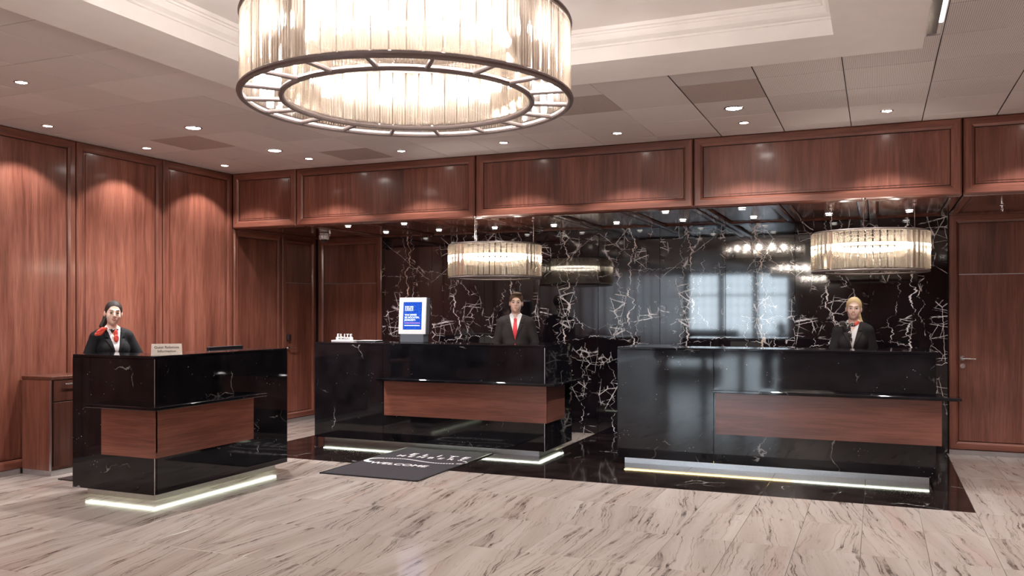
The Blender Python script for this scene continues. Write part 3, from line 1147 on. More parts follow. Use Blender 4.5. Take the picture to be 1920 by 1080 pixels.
apron_y(e, x1, y0 - 0.016, 6.463, 0.372)
pi_ = 0.10
MB().box(x0 + 0.06, x1 - pi_, y0 + pi_, y0 + 0.34, 0, ZB).build('plinth', 'steel', e)
MB().box(x1 - 0.34, x1 - pi_, y0 + 0.34, y1 - 0.06, 0, ZB).build('plinth', 'steel', e)
led(e, 'led_cool', x0 + 0.06, x1 - pi_ + 0.024, y0 + pi_ - 0.024, y0 + pi_ - 0.012, 0.064, ZB)
led(e, 'led_cool', x1 - pi_ + 0.012, x1 - pi_ + 0.024, y0 + pi_ - 0.012, y1 - 0.07, 0.063, ZB)
MB().cbox(x1 - 0.70, x1 - 0.382, y0 + 0.382, y1, 0.87, 0.90, 0.003).build('worktop', 'wood_depth', e)

# middle desk -----------------------------------------------------------
e = desk('reception_desk', (-4.7, 8.9, 0), 'wide black marble desk with the upright screen and the young man behind it')
x0, x1, y0, y1, jx = -6.14, -3.23, 8.55, 9.43, -5.204
MB().cbox(x0, jx - 0.0015, y0, y0 + 0.025, ZB, ZT - TT, 0.0015).build('front_slab', MBK, e)
MB().cbox(jx + 0.0015, x1 - 0.004, y0, y0 + 0.025, ZB, ZT - TT, 0.0015).build('front_slab', MBK, e)
MB().cbox(x1 - 0.025, x1, y0 + 0.027, y1, ZB, ZT - TT, 0.0015).build('side_slab', MBK, e)
MB().cbox(x0, x0 + 0.025, y0 + 0.027, y1, ZB, ZT - TT, 0.0015).build('side_slab', MBK, e)
MB().cbox(x1 - 0.0045, x1 + 0.0015, y0 - 0.0015, y0 + 0.0045, ZB, ZT - TT, 0.001).build('corner_trim', 'steel', e)
MB().bprism([(x0, y0), (x1, y0), (x1, y1), (x1 - 0.42, y1), (x1 - 0.42, y0 + 0.46), (x0 + 0.42, y0 + 0.46), (x0 + 0.42, y1), (x0, y1)], ZT - TT, ZT).build('desk_top', MBK, e)
MB().box(x0 + 0.42, x1 - 0.42, y0 + 0.44, y0 + 0.46, ZB, ZT - TT).build('inner_panel', 'wood_dark', e)
MB().box(x0 + 0.40, x0 + 0.42, y0 + 0.46, y1, ZB, ZT - TT).build('inner_panel', 'wood_dark', e)
MB().box(x1 - 0.42, x1 - 0.40, y0 + 0.46, y1, ZB, ZT - TT).build('inner_panel', 'wood_dark', e)
MB().bprism([(-5.195, y0 - sp), (x1 + sp, y0 - sp), (x1 + sp, 9.40), (x1, 9.40), (x1, y0), (-5.195, y0)], 0.772, 0.80).build('bag_shelf', MBK, e)
apron_x(e, -5.17, x1 + 0.03, y0, 0.372)
apron_y(e, x1, y0 - 0.016, 9.10, 0.372)
MB().box(x0 + 0.07, x1 - pi_, y0 + pi_, y0 + 0.40, 0, ZB).build('plinth', 'steel', e)
MB().box(x1 - 0.38, x1 - pi_, y0 + 0.40, y1 - 0.06, 0, ZB).build('plinth', 'steel', e)
led(e, 'led_cool', x0 + 0.07, x1 - pi_ + 0.024, y0 + pi_ - 0.024, y0 + pi_ - 0.012, 0.064, ZB)
led(e, 'led_cool', x1 - pi_ + 0.012, x1 - pi_ + 0.024, y0 + pi_ - 0.012, y1 - 0.07, 0.063, ZB)
MB().cbox(x0 + 0.44, x1 - 0.44, y0 + 0.462, y0 + 0.86, 0.87, 0.90, 0.003).build('worktop', 'wood_along', e)

# right desk ------------------------------------------------------------
e = desk('reception_desk', (-0.98, 8.9, 0), 'long black marble desk with the blonde woman behind it')
x0, x1, y0, y1, jx = -2.44, 0.48, 8.55, 9.35, -1.471
MB().cbox(x0, jx - 0.0015, y0, y0 + 0.025, ZB, ZT - TT, 0.0015).build('front_slab', MBK, e)
MB().cbox(jx + 0.0015, x1, y0, y0 + 0.025, ZB, ZT - TT, 0.0015).build('front_slab', MBK, e)
MB().cbox(x1 - 0.025, x1, y0 + 0.027, y1, ZB, ZT - TT, 0.0015).build('side_slab', MBK, e)
MB().cbox(x0, x0 + 0.025, y0 + 0.027, y1, ZB, ZT - TT, 0.0015).build('side_slab', MBK, e)
MB().bprism([(x0, y0), (x1, y0), (x1, y1), (x1 - 0.40, y1), (x1 - 0.40, y0 + 0.46), (x0 + 0.42, y0 + 0.46), (x0 + 0.42, y1), (x0, y1)], ZT - TT, ZT).build('desk_top', MBK, e)
MB().box(x0 + 0.42, x1 - 0.40, y0 + 0.44, y0 + 0.46, ZB, ZT - TT).build('inner_panel', 'wood_dark', e)
MB().box(x0 + 0.40, x0 + 0.42, y0 + 0.46, y1, ZB, ZT - TT).build('inner_panel', 'wood_dark', e)
MB().box(x1 - 0.40, x1 - 0.38, y0 + 0.46, y1, ZB, ZT - TT).build('inner_panel', 'wood_dark', e)
MB().cbox(-1.468, 0.671, y0 - sp, y0, 0.772, 0.80, 0.004).build('bag_shelf', MBK, e)
apron_x(e, -1.445, 0.525, y0, 0.360)
MB().box(x0 + 0.05, x1 - 0.05, y0 + pi_, y0 + 0.40, 0, ZB).build('plinth', 'steel', e)
led(e, 'led_warm', x0 + 0.05, -0.75, y0 + pi_ - 0.024, y0 + pi_ - 0.012, 0.064, ZB)
led(e, 'led_cool', -0.75, x1 - 0.05, y0 + pi_ - 0.024, y0 + pi_ - 0.012, 0.064, ZB)
MB().cbox(x0 + 0.44, x1 - 0.42, y0 + 0.462, y0 + 0.86, 0.87, 0.90, 0.003).build('worktop', 'wood_along', e)

# ================================================================== THINGS ON AND ROUND THE DESKS
# side cabinet by the panelled wall
e = empty('side_cabinet', (-7.34, 6.6, 0))
tag(e, 'low dark wood cabinet with drawer and steel plinth against the panelling', 'cabinet')
cx0, cx1, cy0, cy1 = XL + 0.022, -7.14, 5.81, 7.41
MB().cbox(cx0, cx1 - 0.022, cy0, cy1, 0.05, 0.905, 0.002).build('carcass', 'wood_vertical', e)
MB().cbox(cx0, cx1 + 0.006, cy0 - 0.006, cy1 + 0.006, 0.905, 0.935, 0.002).build('cabinet_top', 'wood_dark', e)
MB().box(cx1 - 0.024, cx1 + 0.001, cy0 - 0.001, cy0 + 0.006, 0.05, 0.904).build('edge_strip', 'steel', e)
MB().box(cx0, cx1 - 0.01, cy0 + 0.006, cy1 - 0.006, 0, 0.05).build('plinth', 'steel', e)
for k in range(2):
    ya, yb = cy0 + 0.03 + 0.775 * k, cy0 + 0.03 + 0.775 * k + 0.77
    d = MB().cbox(cx1 - 0.021, cx1, ya, yb, 0.70, 0.898, 0.002).build('drawer', 'wood_dark', e)
    h = MB()
    h.tube((cx1 + 0.03, ya + 0.10, 0.86), (cx1 + 0.03, ya + 0.30, 0.86), 0.006)
    h.tube((cx1, ya + 0.12, 0.86), (cx1 + 0.03, ya + 0.12, 0.86), 0.005)
    h.tube((cx1, ya + 0.28, 0.86), (cx1 + 0.03, ya + 0.28, 0.86), 0.005)
    h.build('handle', 'chrome', d, True)
    MB().cbox(cx1 - 0.021, cx1, ya, yb, 0.085, 0.69, 0.002).build('cabinet_door', 'wood_dark', e)

# standing mat behind the small desk
tag(MB().cbox(-6.96, -6.18, 5.73, 6.95, 0.0, 0.012, 0.004).build('standing_mat', 'mat_brown'), 'dark brown floor mat behind the small L-shaped desk', 'mat')

# tent sign
p0, p1 = Vector((-5.515, 5.43, ZT)), Vector((-5.36, 5.605, ZT))
ang = math.atan2(p1.y - p0.y, p1.x - p0.x) - 0.06
e = empty('tent_sign', ((p0 + p1) / 2).to_tuple(), ang)
tag(e, 'folded cream card sign reading Guest Relations Information', 'sign')
w2 = 0.121
m = MB()
m.add([(-w2, -0.030, 0), (w2, -0.030, 0), (w2 - 0.004, 0.0, 0.092), (-w2 + 0.004, 0.0, 0.092), (-w2, -0.027, 0), (w2, -0.027, 0), (w2 - 0.004, 0.003, 0.090), (-w2 + 0.004, 0.003, 0.090)],
      [(0, 1, 2, 3), (5, 4, 7, 6), (0, 4, 5, 1), (1, 5, 6, 2), (2, 6, 7, 3), (3, 7, 4, 0)])
m.build('front_leaf', 'white_card', e, loc=(0, 0, 0))
m2 = MB()
m2.add([(x, -y + 0.003, z) for x, y, z in m.v], [tuple(reversed(f)) for f in m.f])
m2.build('rear_leaf', 'white_card', e, loc=(0, 0, 0))
lean = math.atan2(0.030, 0.092)
for txt, z, s in (('Guest Relations', 0.062, 0.030), ('Information', 0.031, 0.030)):
    yy = -0.030 + 0.030 * z / 0.092 - 0.0008
    inst('sign_text', text_mesh('sign_text', txt, s, 'ink', bold=0.0004), e, (0, yy, z), (PI / 2 - lean, 0, 0))

# elite members sign
e = empty('letter_sign', (-5.93, 8.86, ZT), 0.06)
tag(e, 'small white ELITE MEMBERS letter sign on a plate on the desk', 'sign')
MB().cbox(-0.155, 0.155, -0.05, 0.05, 0.0, 0.014, 0.003).build('base_plate', 'silver_frame', e, loc=(0, 0, 0))
MB().cbox(-0.112, 0.112, -0.012, 0.012, 0.014, 0.050, 0.002).build('word_block', 'white_paint', e, loc=(0, 0, 0))
inst('block_text', text_mesh('block_text', 'MEMBERS', 0.038, 'ink', bold=0.0006), e, (0, -0.0128, 0.031), (PI / 2, 0, 0))
for i, ch in enumerate('ELITE'):
    inst('letter', text_mesh('letter', ch, 0.054, 'white_paint', 0.008, bold=0.0012), e, (-0.088 + 0.044 * i, 0, 0.0675), (PI / 2, 0, 0))
# flat folder
e = empty('document_folder', (-5.60, 8.90, ZT), 0.05)
tag(e, 'closed dark flat folder lying beside the ELITE MEMBERS sign', 'folder')
MB().cbox(-0.125, 0.125, -0.09, 0.09, 0.0, 0.010, 0.002).build('cover', 'black_plastic', e, loc=(0, 0, 0))
MB().box(-0.122, 0.122, -0.087, 0.093, 0.010, 0.014).build('sheet', 'silver_frame', e, loc=(0, 0, 0))

# poster screen
t = NT('screen_blue')
c = t.coords(False)
vo = t.n('ShaderNodeTexVoronoi')
t.put(vo.inputs['Vector'], c)
vo.inputs['Scale'].default_value = 120.0
sp_ = t.sstep(vo.outputs['Distance'], 0.1, 0.55, 1.0, 0.0)
nn = t.noise(c, 14.0, 3)
colr = t.mix(t.math('MULTIPLY', sp_, nn), (0.012, 0.055, 0.42), (0.10, 0.32, 0.85))
em = t.n('ShaderNodeEmission')
t.put(em.inputs[0], colr)
em.inputs[1].default_value = 1.05
t.t.links.new(em.outputs[0], t.out.inputs[0])
M['screen_blue'] = t.m
emit('screen_white', (0.85, 0.93, 1.0), 1.1)
emit('screen_pink', (0.85, 0.35, 0.85), 0.9)
emit('screen_pale', (0.80, 0.74, 0.66), 0.42)
e = empty('poster_screen', (-4.985, 8.88, ZT), 0.06)
tag(e, 'upright poster screen with silver frame and blue picture on the desk', 'screen')
MB().cbox(-0.15, 0.15, -0.06, 0.07, 0.0, 0.10, 0.004).build('foot', 'grey_plastic', e, loc=(0, 0, 0))
bd = MB().cbox(-0.172, 0.172, 0.006, 0.10, 0.0, 0.425, 0.006).build('housing', 'grey_plastic', e, loc=(0, -0.05, 0.098))
bd.rotation_euler = (-0.075, 0, 0)
sf = MB()
for q in ((-0.172, 0.172, 0.0, 0.050), (-0.172, 0.172, 0.372, 0.425), (-0.172, -0.120, 0.050, 0.372), (0.120, 0.172, 0.050, 0.372)):
    sf.box(q[0], q[1], -0.010, 0.006, q[2], q[3])
sf.build('silver_bezel', 'silver_frame', bd, loc=(0, 0, 0))
MB().box(-0.121, 0.121, -0.001, 0.005, 0.049, 0.373).build('picture', 'screen_blue', bd, loc=(0, 0, 0))
for txt, z in (('WAS IMMER', 0.222), ('SIE MÖCHTEN,', 0.192), ('JEDERZEIT!', 0.162)):
    inst('screen_text', text_mesh('screen_text', txt, 0.029, 'screen_white', align='LEFT', bold=0.0008), bd, (-0.104, -0.0016, z), (PI / 2, 0, 0))
lg = MB()
for r_, zz in enumerate((0.292, 0.316)):
    for k in range(5):
        lg.box(-0.100 + 0.022 * k, -0.100 + 0.022 * k + (0.016 if (k + r_) % 3 else 0.011), -0.0018, -0.0010, zz - 0.009, zz + 0.009)
lg.box(-0.102, 0.006, -0.0018, -0.0010, 0.270, 0.275)
lg.build('screen_logo', 'screen_white', bd, loc=(0, 0, 0))
pk = MB()
for k in range(11):
    pk.box(-0.104 + 0.0185 * k, -0.104 + 0.0185 * k + 0.013, -0.0018, -0.0010, 0.123, 0.133)
pk.build('screen_caption', 'screen_pink', bd, loc=(0, 0, 0))
MB().box(-0.104, 0.094, -0.0018, -0.0010, 0.094, 0.104).build('screen_underline', 'screen_white', bd, loc=(0, 0, 0))

# computer monitors behind the desks
def monitor(loc, rz, w, h, label, z0=0.90, screen='screen_pale'):
    e = empty('computer_monitor', (*loc, z0), rz)
    tag(e, label, 'monitor')
    MB().cbox(-0.11, 0.11, -0.09, 0.09, 0, 0.012, 0.004).build('foot', 'black_plastic', e, loc=(0, 0, 0))
    MB().cbox(-0.02, 0.02, -0.02, 0.0, 0.012, h * 0.6, 0.003).build('stand', 'black_plastic', e, loc=(0, 0, 0))
    b = MB().cbox(-w / 2, w / 2, 0.0, 0.03, 0.03, h, 0.004).build('housing', 'black_plastic', e, loc=(0, 0, 0))
    MB().box(-w / 2 + 0.012, w / 2 - 0.012, 0.029, 0.0315, 0.045, h - 0.014).build('display', screen, b, loc=(0, 0, 0))
    return e
monitor((-5.35, 9.14), 0.0, 0.46, 0.285, 'black computer monitor behind the desk with the poster screen')
monitor((-1.62, 9.14), 0.0, 0.44, 0.260, 'black computer monitor behind the long right desk')
monitor((-5.86, 6.72), PI / 2 + 0.06, 0.52, 0.312, 'black computer monitor behind the small L-shaped desk')

# welcome mat
e = empty('welcome_mat', (-4.385, 7.77, 0.0))
tag(e, 'black entrance mat lettered ELITE MEMBERS WELCOME before the middle desk', 'mat')
mx, my = 0.535, 0.845
MB().cbox(-mx, mx, -my, my, 0.0, 0.009, 0.003).build('mat_pile', 'mat_black', e, loc=(0, 0, 0))
ed = MB()
for q in ((-mx, mx, -my, -my + 0.02), (-mx, mx, my - 0.02, my), (-mx, -mx + 0.02, -my, my), (mx - 0.02, mx, -my, my)):
    ed.box(q[0], q[1], q[2], q[3], 0.008, 0.0105)
ed.build('rubber_edge', 'black_plastic', e, loc=(0, 0, 0))
zt_ = 0.0098
wm = text_mesh('mat_word', 'WELCOME', 0.135, 'mat_print', bold=0.002)
inst('mat_word', wm, e, (-0.06, -0.17, zt_))
for i, ch in enumerate('ELITE'):
    inst('mat_letter', text_mesh('mat_letter', ch, 0.16, 'mat_print', bold=0.003), e, (-0.22 + 0.155 * i, 0.43, zt_))
for i, ch in enumerate('MEMBERS'):
    inst('mat_letter', text_mesh('mat_letter', ch, 0.12, 'mat_print', bold=0.002), e, (-0.30 + 0.118 * i, 0.30, zt_))
da = MB()
path = []
for k in range(60):
    t_ = k / 59
    path.append((-0.40 + 0.86 * t_, 0.09 + 0.045 * math.sin(t_ * PI * 2)))
for k in range(0, 58, 2):
    (xa, ya), (xb, yb) = path[k], path[k + 1]
    da.box(xa, xb + 0.004, min(ya, yb) - 0.011, max(ya, yb) + 0.011, 0.009, zt_ + 0.0004)
def arc(cx, cy, r, a0, a1, w0, w1, n=10):
    vs, fs = [], []
    for k in range(n + 1):
        a = a0 + (a1 - a0) * k / n
        w = w0 + (w1 - w0) * k / n
        vs += [(cx + (r - w) * math.cos(a), cy + (r - w) * math.sin(a), zt_), (cx + (r + w) * math.cos(a), cy + (r + w) * math.sin(a), zt_)]
    for k in range(n):
        fs.append((2 * k, 2 * k + 1, 2 * k + 3, 2 * k + 2) if a1 < a0 else (2 * k + 1, 2 * k, 2 * k + 2, 2 * k + 3))
    da.add(vs, fs)
arc(-0.40, -0.02, 0.115, PI / 2, PI * 1.5, 0.012, 0.032)
arc(0.46, 0.165, 0.075, -PI / 2, PI / 2, 0.012, 0.010)
da.build('mat_line', 'mat_print', e, loc=(0, 0, 0))

# dome camera and sprinklers under the soffit
e = empty('dome_camera', (-6.83, 9.72, ZS))
tag(e, 'white round dome camera under the soffit in the wood corner', 'camera')
MB().lathe([(0.058, 0.0), (0.058, -0.03), (0.066, -0.034), (0.066, -0.082), (0.060, -0.086)], 28).build('housing', 'white_paint', e, True, loc=(0, 0, 0))
MB().lathe([(0.045, -0.084), (0.040, -0.105), (0.022, -0.120), (0.004, -0.124)], 24).build('dome', 'black_plastic', e, True, loc=(0, 0, 0))
for (x, y), lb in (((-6.62, 9.55), 'chrome sprinkler head in the soffit beside the white dome camera'), ((1.14, 9.80), 'chrome sprinkler head in the soffit before the right door')):
    e = empty('sprinkler', (x, y, ZS))
    tag(e, lb, 'sprinkler')
    MB().lathe([(0.030, 0.0), (0.028, -0.006), (0.012, -0.008), (0.010, -0.030)], 18).build('body', 'chrome', e, True, loc=(0, 0, 0))
    m = MB()
    m.tube((-0.010, 0, -0.028), (-0.004, 0, -0.058), 0.003)
    m.tube((0.010, 0, -0.028), (0.004, 0, -0.058), 0.003)
    m.build('yoke', 'chrome', e, True, loc=(0, 0, 0))
    MB().lathe([(0.018, -0.058), (0.018, -0.061)], 14).build('deflector', 'chrome', e, loc=(0, 0, 0))

# lounge furniture at the window end of the hall, mirrored in the marble
cloth_dark = plain('sofa_fabric', (0.030, 0.026, 0.028), 0.85, noise=0.2, nscale=300)
e = empty('lounge_sofa', (-5.25, -9.0, 0))
tag(e, 'dark upholstered lounge sofa before the tall windows seen mirrored', 'sofa')
MB().cbox(-0.85, 0.85, -0.42, 0.36, 0.14, 0.34, 0.03).build('base', 'sofa_fabric', e, loc=(0, 0, 0))
MB().cbox(-0.86, 0.86, -0.46, -0.24, 0.30, 0.92, 0.05).build('backrest', 'sofa_fabric', e, loc=(0, 0, 0))
for sx in (-1, 1):
    MB().cbox(sx * 0.88 - 0.09, sx * 0.88 + 0.09, -0.46, 0.38, 0.14, 0.62, 0.04).build('armrest', 'sofa_fabric', e, loc=(0, 0, 0))
    MB().cbox(sx * 0.395 - 0.385, sx * 0.395 + 0.385, -0.23, 0.37, 0.345, 0.47, 0.035).build('seat_cushion', 'sofa_fabric', e, loc=(0, 0, 0))
    for y in (-0.38, 0.30):
        MB().tube((sx * 0.80, y, 0.0), (sx * 0.80, y, 0.15), 0.02, 0.028).build('leg', 'bronze', e, loc=(0, 0, 0))
plain('leaf_green', (0.030, 0.060, 0.022), 0.5)
plain('vase_glaze', (0.035, 0.030, 0.030), 0.2)
e = empty('potted_plant', (-2.95, -9.0, 0))
tag(e, 'leafy plant in a tall dark vase near the tall windows seen mirrored', 'plant')
MB().lathe([(0.14, 0.0), (0.17, 0.04), (0.21, 0.35), (0.20, 0.62), (0.15, 0.72), (0.17, 0.76)], 28).build('vase', 'vase_glaze', e, True, loc=(0, 0, 0))
lf = MB()
lf.add([(0, 0, 0), (0.035, 0.0, 0.10), (0.0, 0.012, 0.12), (-0.035, 0.0, 0.10), (0, -0.02, 0.26)], [(0, 1, 2), (0, 2, 3), (1, 4, 2), (2, 4, 3)])
lme = lf.mesh('leaf')
lme.materials.append(M['leaf_green'])
for k in range(60):
    a, tl = rng.uniform(0, 2 * PI), rng.uniform(0.1, 1.1)
    r = rng.uniform(0.02, 0.22)
    inst('leaf', lme, e, (r * math.cos(a), r * math.sin(a), 0.76 + rng.uniform(0.0, 0.32)), (tl, 0, a - PI / 2))
for k in range(7):
    a = 2 * PI * k / 7
    MB().tube((0.04 * math.cos(a), 0.04 * math.sin(a), 0.70), (0.2 * math.cos(a), 0.2 * math.sin(a), 1.08), 0.006, 0.004, 6).build('stem', 'leaf_green', e, loc=(0, 0, 0))

# ================================================================== PEOPLE (smooth blended volumes meshed with surface nets)
class Vol:
    def __init__(s, lo, hi, res):
        s.lo = np.array(lo, np.float32)
        s.res = res
        n = np.ceil((np.array(hi) - s.lo) / res).astype(int) + 1
        s.ax = [s.lo[i] + res * np.arange(n[i], dtype=np.float32) for i in range(3)]
        s.f = np.full(n, 0.5, np.float32)
        s.T = None

    def _sl(s, lo, hi):
        sl = []
        for i in range(3):
            a = int(max(0, math.floor((lo[i] - s.lo[i]) / s.res)))
            b = int(min(len(s.ax[i]), math.ceil((hi[i] - s.lo[i]) / s.res) + 1))
            sl.append(slice(a, max(a, b)))
        return tuple(sl)

    def _eval(s, fn, c, rad, k, mode):
        c = np.array(c, float)
        if s.T is not None:
            Rm, piv = s.T
            cw = Rm @ (c - piv) + piv
        else:
            cw = c
        mg = rad + 0.05
        sl = s._sl(cw - mg, cw + mg)
        X = s.ax[0][sl[0]][:, None, None]
        Y = s.ax[1][sl[1]][None, :, None]
        Z = s.ax[2][sl[2]][None, None, :]
        if s.T is not None:
            Ri = s.T[0].T
            x, y, z = X - piv[0], Y - piv[1], Z - piv[2]
            X = Ri[0, 0] * x + Ri[0, 1] * y + Ri[0, 2] * z + piv[0]
            Y = Ri[1, 0] * x + Ri[1, 1] * y + Ri[1, 2] * z + piv[1]
            Z = Ri[2, 0] * x + Ri[2, 1] * y + Ri[2, 2] * z + piv[2]
        d = fn(X, Y, Z).astype(np.float32)
        a = s.f[sl]
        if mode == 'add':
            h = np.clip(0.5 + 0.5 * (a - d) / k, 0, 1)
            s.f[sl] = a + (d - a) * h - k * h * (1 - h)
        else:
            d = -d
            h = np.clip(0.5 - 0.5 * (a - d) / k, 0, 1)
            s.f[sl] = a + (d - a) * h + k * h * (1 - h)

    def ell(s, c, r, k=0.02, mode='add'):
        r = np.array(r, float)
        def fn(X, Y, Z):
            x, y, z = X - c[0], Y - c[1], Z - c[2]
            k0 = np.sqrt((x / r[0]) ** 2 + (y / r[1]) ** 2 + (z / r[2]) ** 2)
            k1 = np.sqrt((x / r[0] ** 2) ** 2 + (y / r[1] ** 2) ** 2 + (z / r[2] ** 2) ** 2) + 1e-6
            return k0 * (k0 - 1) / k1
        s._eval(fn, c, float(max(r)), k, mode)

    def cap(s, a, b, ra, rb, k=0.02, mode='add'):
        a, b = np.array(a, float), np.array(b, float)
        ab = b - a
        L2 = float(ab @ ab) + 1e-9
        def fn(X, Y, Z):
            x, y, z = X - a[0], Y - a[1], Z - a[2]
            t = np.clip((x * ab[0] + y * ab[1] + z * ab[2]) / L2, 0, 1)
            return np.sqrt((x - t * ab[0]) ** 2 + (y - t * ab[1]) ** 2 + (z - t * ab[2]) ** 2) - (ra + (rb - ra) * t)
        s._eval(fn, (a + b) / 2, math.sqrt(L2) / 2 + max(ra, rb), k, mode)

    def grids(s):
        return s.ax[0][:, None, None], s.ax[1][None, :, None], s.ax[2][None, None, :]

    def keep(s, g):
        """intersect with the region where g < 0"""
        s.f = np.maximum(s.f, g.astype(np.float32))

    def mesh(s, name, smooth=1):
        f = s.f.copy()
        f[0], f[-1] = 0.5, 0.5
        f[:, 0], f[:, -1] = 0.5, 0.5
        f[:, :, 0], f[:, :, -1] = 0.5, 0.5
        ins = f < 0
        nx, ny, nz = f.shape
        corner = [ins[i:nx - 1 + i, j:ny - 1 + j, k:nz - 1 + k] for i in (0, 1) for j in (0, 1) for k in (0, 1)]
        cnt = sum(c.astype(np.int8) for c in corner)
        act = (cnt > 0) & (cnt < 8)
        idx = np.argwhere(act)
        vid = np.full(act.shape, -1, np.int64)
        vid[act] = np.arange(len(idx))
        acc = np.zeros((len(idx), 3), np.float64)
        num = np.zeros(len(idx))
        offs = [(i, j, k) for i in (0, 1) for j in (0, 1) for k in (0, 1)]
        for p in offs:
            for ax in range(3):
                if p[ax]:
                    continue
                q = list(p)
                q[ax] = 1
                fa = f[idx[:, 0] + p[0], idx[:, 1] + p[1], idx[:, 2] + p[2]]
                fb = f[idx[:, 0] + q[0], idx[:, 1] + q[1], idx[:, 2] + q[2]]
                cr = (fa < 0) != (fb < 0)
                t = np.where(cr, fa / np.where(fa == fb, 1, fa - fb), 0)
                pt = np.zeros((len(idx), 3)) + np.array(p)
                pt[:, ax] += t
                acc[cr] += pt[cr]
                num[cr] += 1
        co_ = idx + acc / num[:, None]
        quads = []
        for ax in range(3):
            o1, o2 = [(1, 2), (2, 0), (0, 1)][ax]
            sl0 = [slice(1, -1)] * 3
            sl0[ax] = slice(0, -1)
            sl1 = list(sl0)
            sl1[ax] = slice(1, None)
            A, B = ins[tuple(sl0)], ins[tuple(sl1)]
            e = np.argwhere(A != B)
            if not len(e):
                continue
            base = e + np.array([0 if i == ax else 1 for i in range(3)])
            fl = A[e[:, 0], e[:, 1], e[:, 2]]
            d1, d2 = np.zeros(3, int), np.zeros(3, int)
            d1[o1], d2[o2] = 1, 1
            q = [base - d1 - d2, base - d2, base, base - d1]
            q = np.stack([vid[a[:, 0], a[:, 1], a[:, 2]] for a in q], 1)
            q[~fl] = q[~fl][:, ::-1]
            quads.append(q)
        quads = np.concatenate(quads)
        quads = quads[(quads >= 0).all(1)]
        V = s.lo + co_ * s.res
        for _ in range(smooth):
            sm = np.zeros_like(V)
            n2 = np.zeros(len(V))
            for i in range(4):
                a, b = quads[:, i], quads[:, (i + 1) % 4]
                np.add.at(sm, a, V[b]); np.add.at(n2, a, 1)
                np.add.at(sm, b, V[a]); np.add.at(n2, b, 1)
            V = V * 0.5 + 0.5 * sm / np.maximum(n2, 1)[:, None]
        me = bpy.data.meshes.new(name)
        me.vertices.add(len(V))
        me.vertices.foreach_set('co', V.astype(np.float32).ravel())
        me.loops.add(len(quads) * 4)
        me.loops.foreach_set('vertex_index', quads.astype(np.int32).ravel())
        me.polygons.add(len(quads))
        me.polygons.foreach_set('loop_start', np.arange(0, len(quads) * 4, 4, dtype=np.int32))
        me.polygons.foreach_set('use_smooth', np.ones(len(quads), bool))
        me.update()
        me.validate()
        return me

def skin_mat(name, col):
    t = NT(name)
    c = t.coords(False)
    n = t.noise(c, 60.0, 3)
    M[name] = t.bsdf(t.ramp(n, [(0.3, tuple(x * 0.94 for x in col)), (0.7, col)]), 0.45, sss=0.12, spec=0.4)
skin_mat('skin_fair', (0.82, 0.57, 0.475))
skin_mat('skin_pale', (0.86, 0.62, 0.54))
skin_mat('skin_olive', (0.80, 0.55, 0.45))
def cloth(name, col, rough=0.75, **kw):
    plain(name, col, rough, noise=0.18, nscale=900, spec=0.22, **kw)
cloth('suit_charcoal', (0.030, 0.025, 0.026))
cloth('suit_black', (0.007, 0.007, 0.009))
cloth('suit_grey', (0.015, 0.013, 0.014))
cloth('lapel_charcoal', (0.024, 0.020, 0.021))
cloth('lapel_black', (0.010, 0.010, 0.012))
cloth('shirt_white', (0.82, 0.80, 0.82))
cloth('tie_red', (0.66, 0.055, 0.07), 0.45)
cloth('scarf_red', (0.72, 0.10, 0.07), 0.5)
plain('lip_rose', (0.55, 0.20, 0.19), 0.35)
plain('lip_pale', (0.56, 0.27, 0.23), 0.4)
plain('teeth', (0.85, 0.82, 0.78), 0.3)
plain('eye_white', (0.52, 0.50, 0.48), 0.35)
plain('eye_dark', (0.020, 0.013, 0.010), 0.2)
plain('shoe_black', (0.012, 0.011, 0.012), 0.3)
def hair_mat(name, lo, hi):
    t = NT(name)
    c = t.coords(False)
    n = t.noise(t.vmath('MULTIPLY', c, (60.0, 12.0, 12.0)), 6.0, 3)
    M[name] = t.bsdf(t.ramp(n, [(0.3, lo), (0.7, hi)]), 0.58, bump=n, bstr=0.4, bdist=0.003, spec=0.3)
hair_mat('hair_brown', (0.060, 0.034, 0.021), (0.150, 0.088, 0.055))
hair_mat('hair_black', (0.012, 0.008, 0.007), (0.035, 0.022, 0.018))
hair_mat('hair_blonde', (0.50, 0.33, 0.15), (0.80, 0.61, 0.36))
def scarf_pattern(name):
    t = NT(name)
    c = t.coords(False)
    n = t.noise(c, 34.0, 2, 0.5, 1.5)
    M[name] = t.bsdf(t.ramp(n, [(0.0, (0.015, 0.012, 0.014)), (0.56, (0.75, 0.70, 0.68))], 'CONSTANT'), 0.5)
scarf_pattern('scarf_patterned')

def rot_head(yaw, pitch, roll):
    cy, sy, cp, sp2, cr, sr = math.cos(yaw), math.sin(yaw), math.cos(pitch), math.sin(pitch), math.cos(roll), math.sin(roll)
    Rz = np.array([[cy, -sy, 0], [sy, cy, 0], [0, 0, 1]])
    Rx = np.array([[1, 0, 0], [0, cp, -sp2], [0, sp2, cp]])
    Ry = np.array([[cr, 0, sr], [0, 1, 0], [-sr, 0, cr]])
    return Rz @ Ry @ Rx

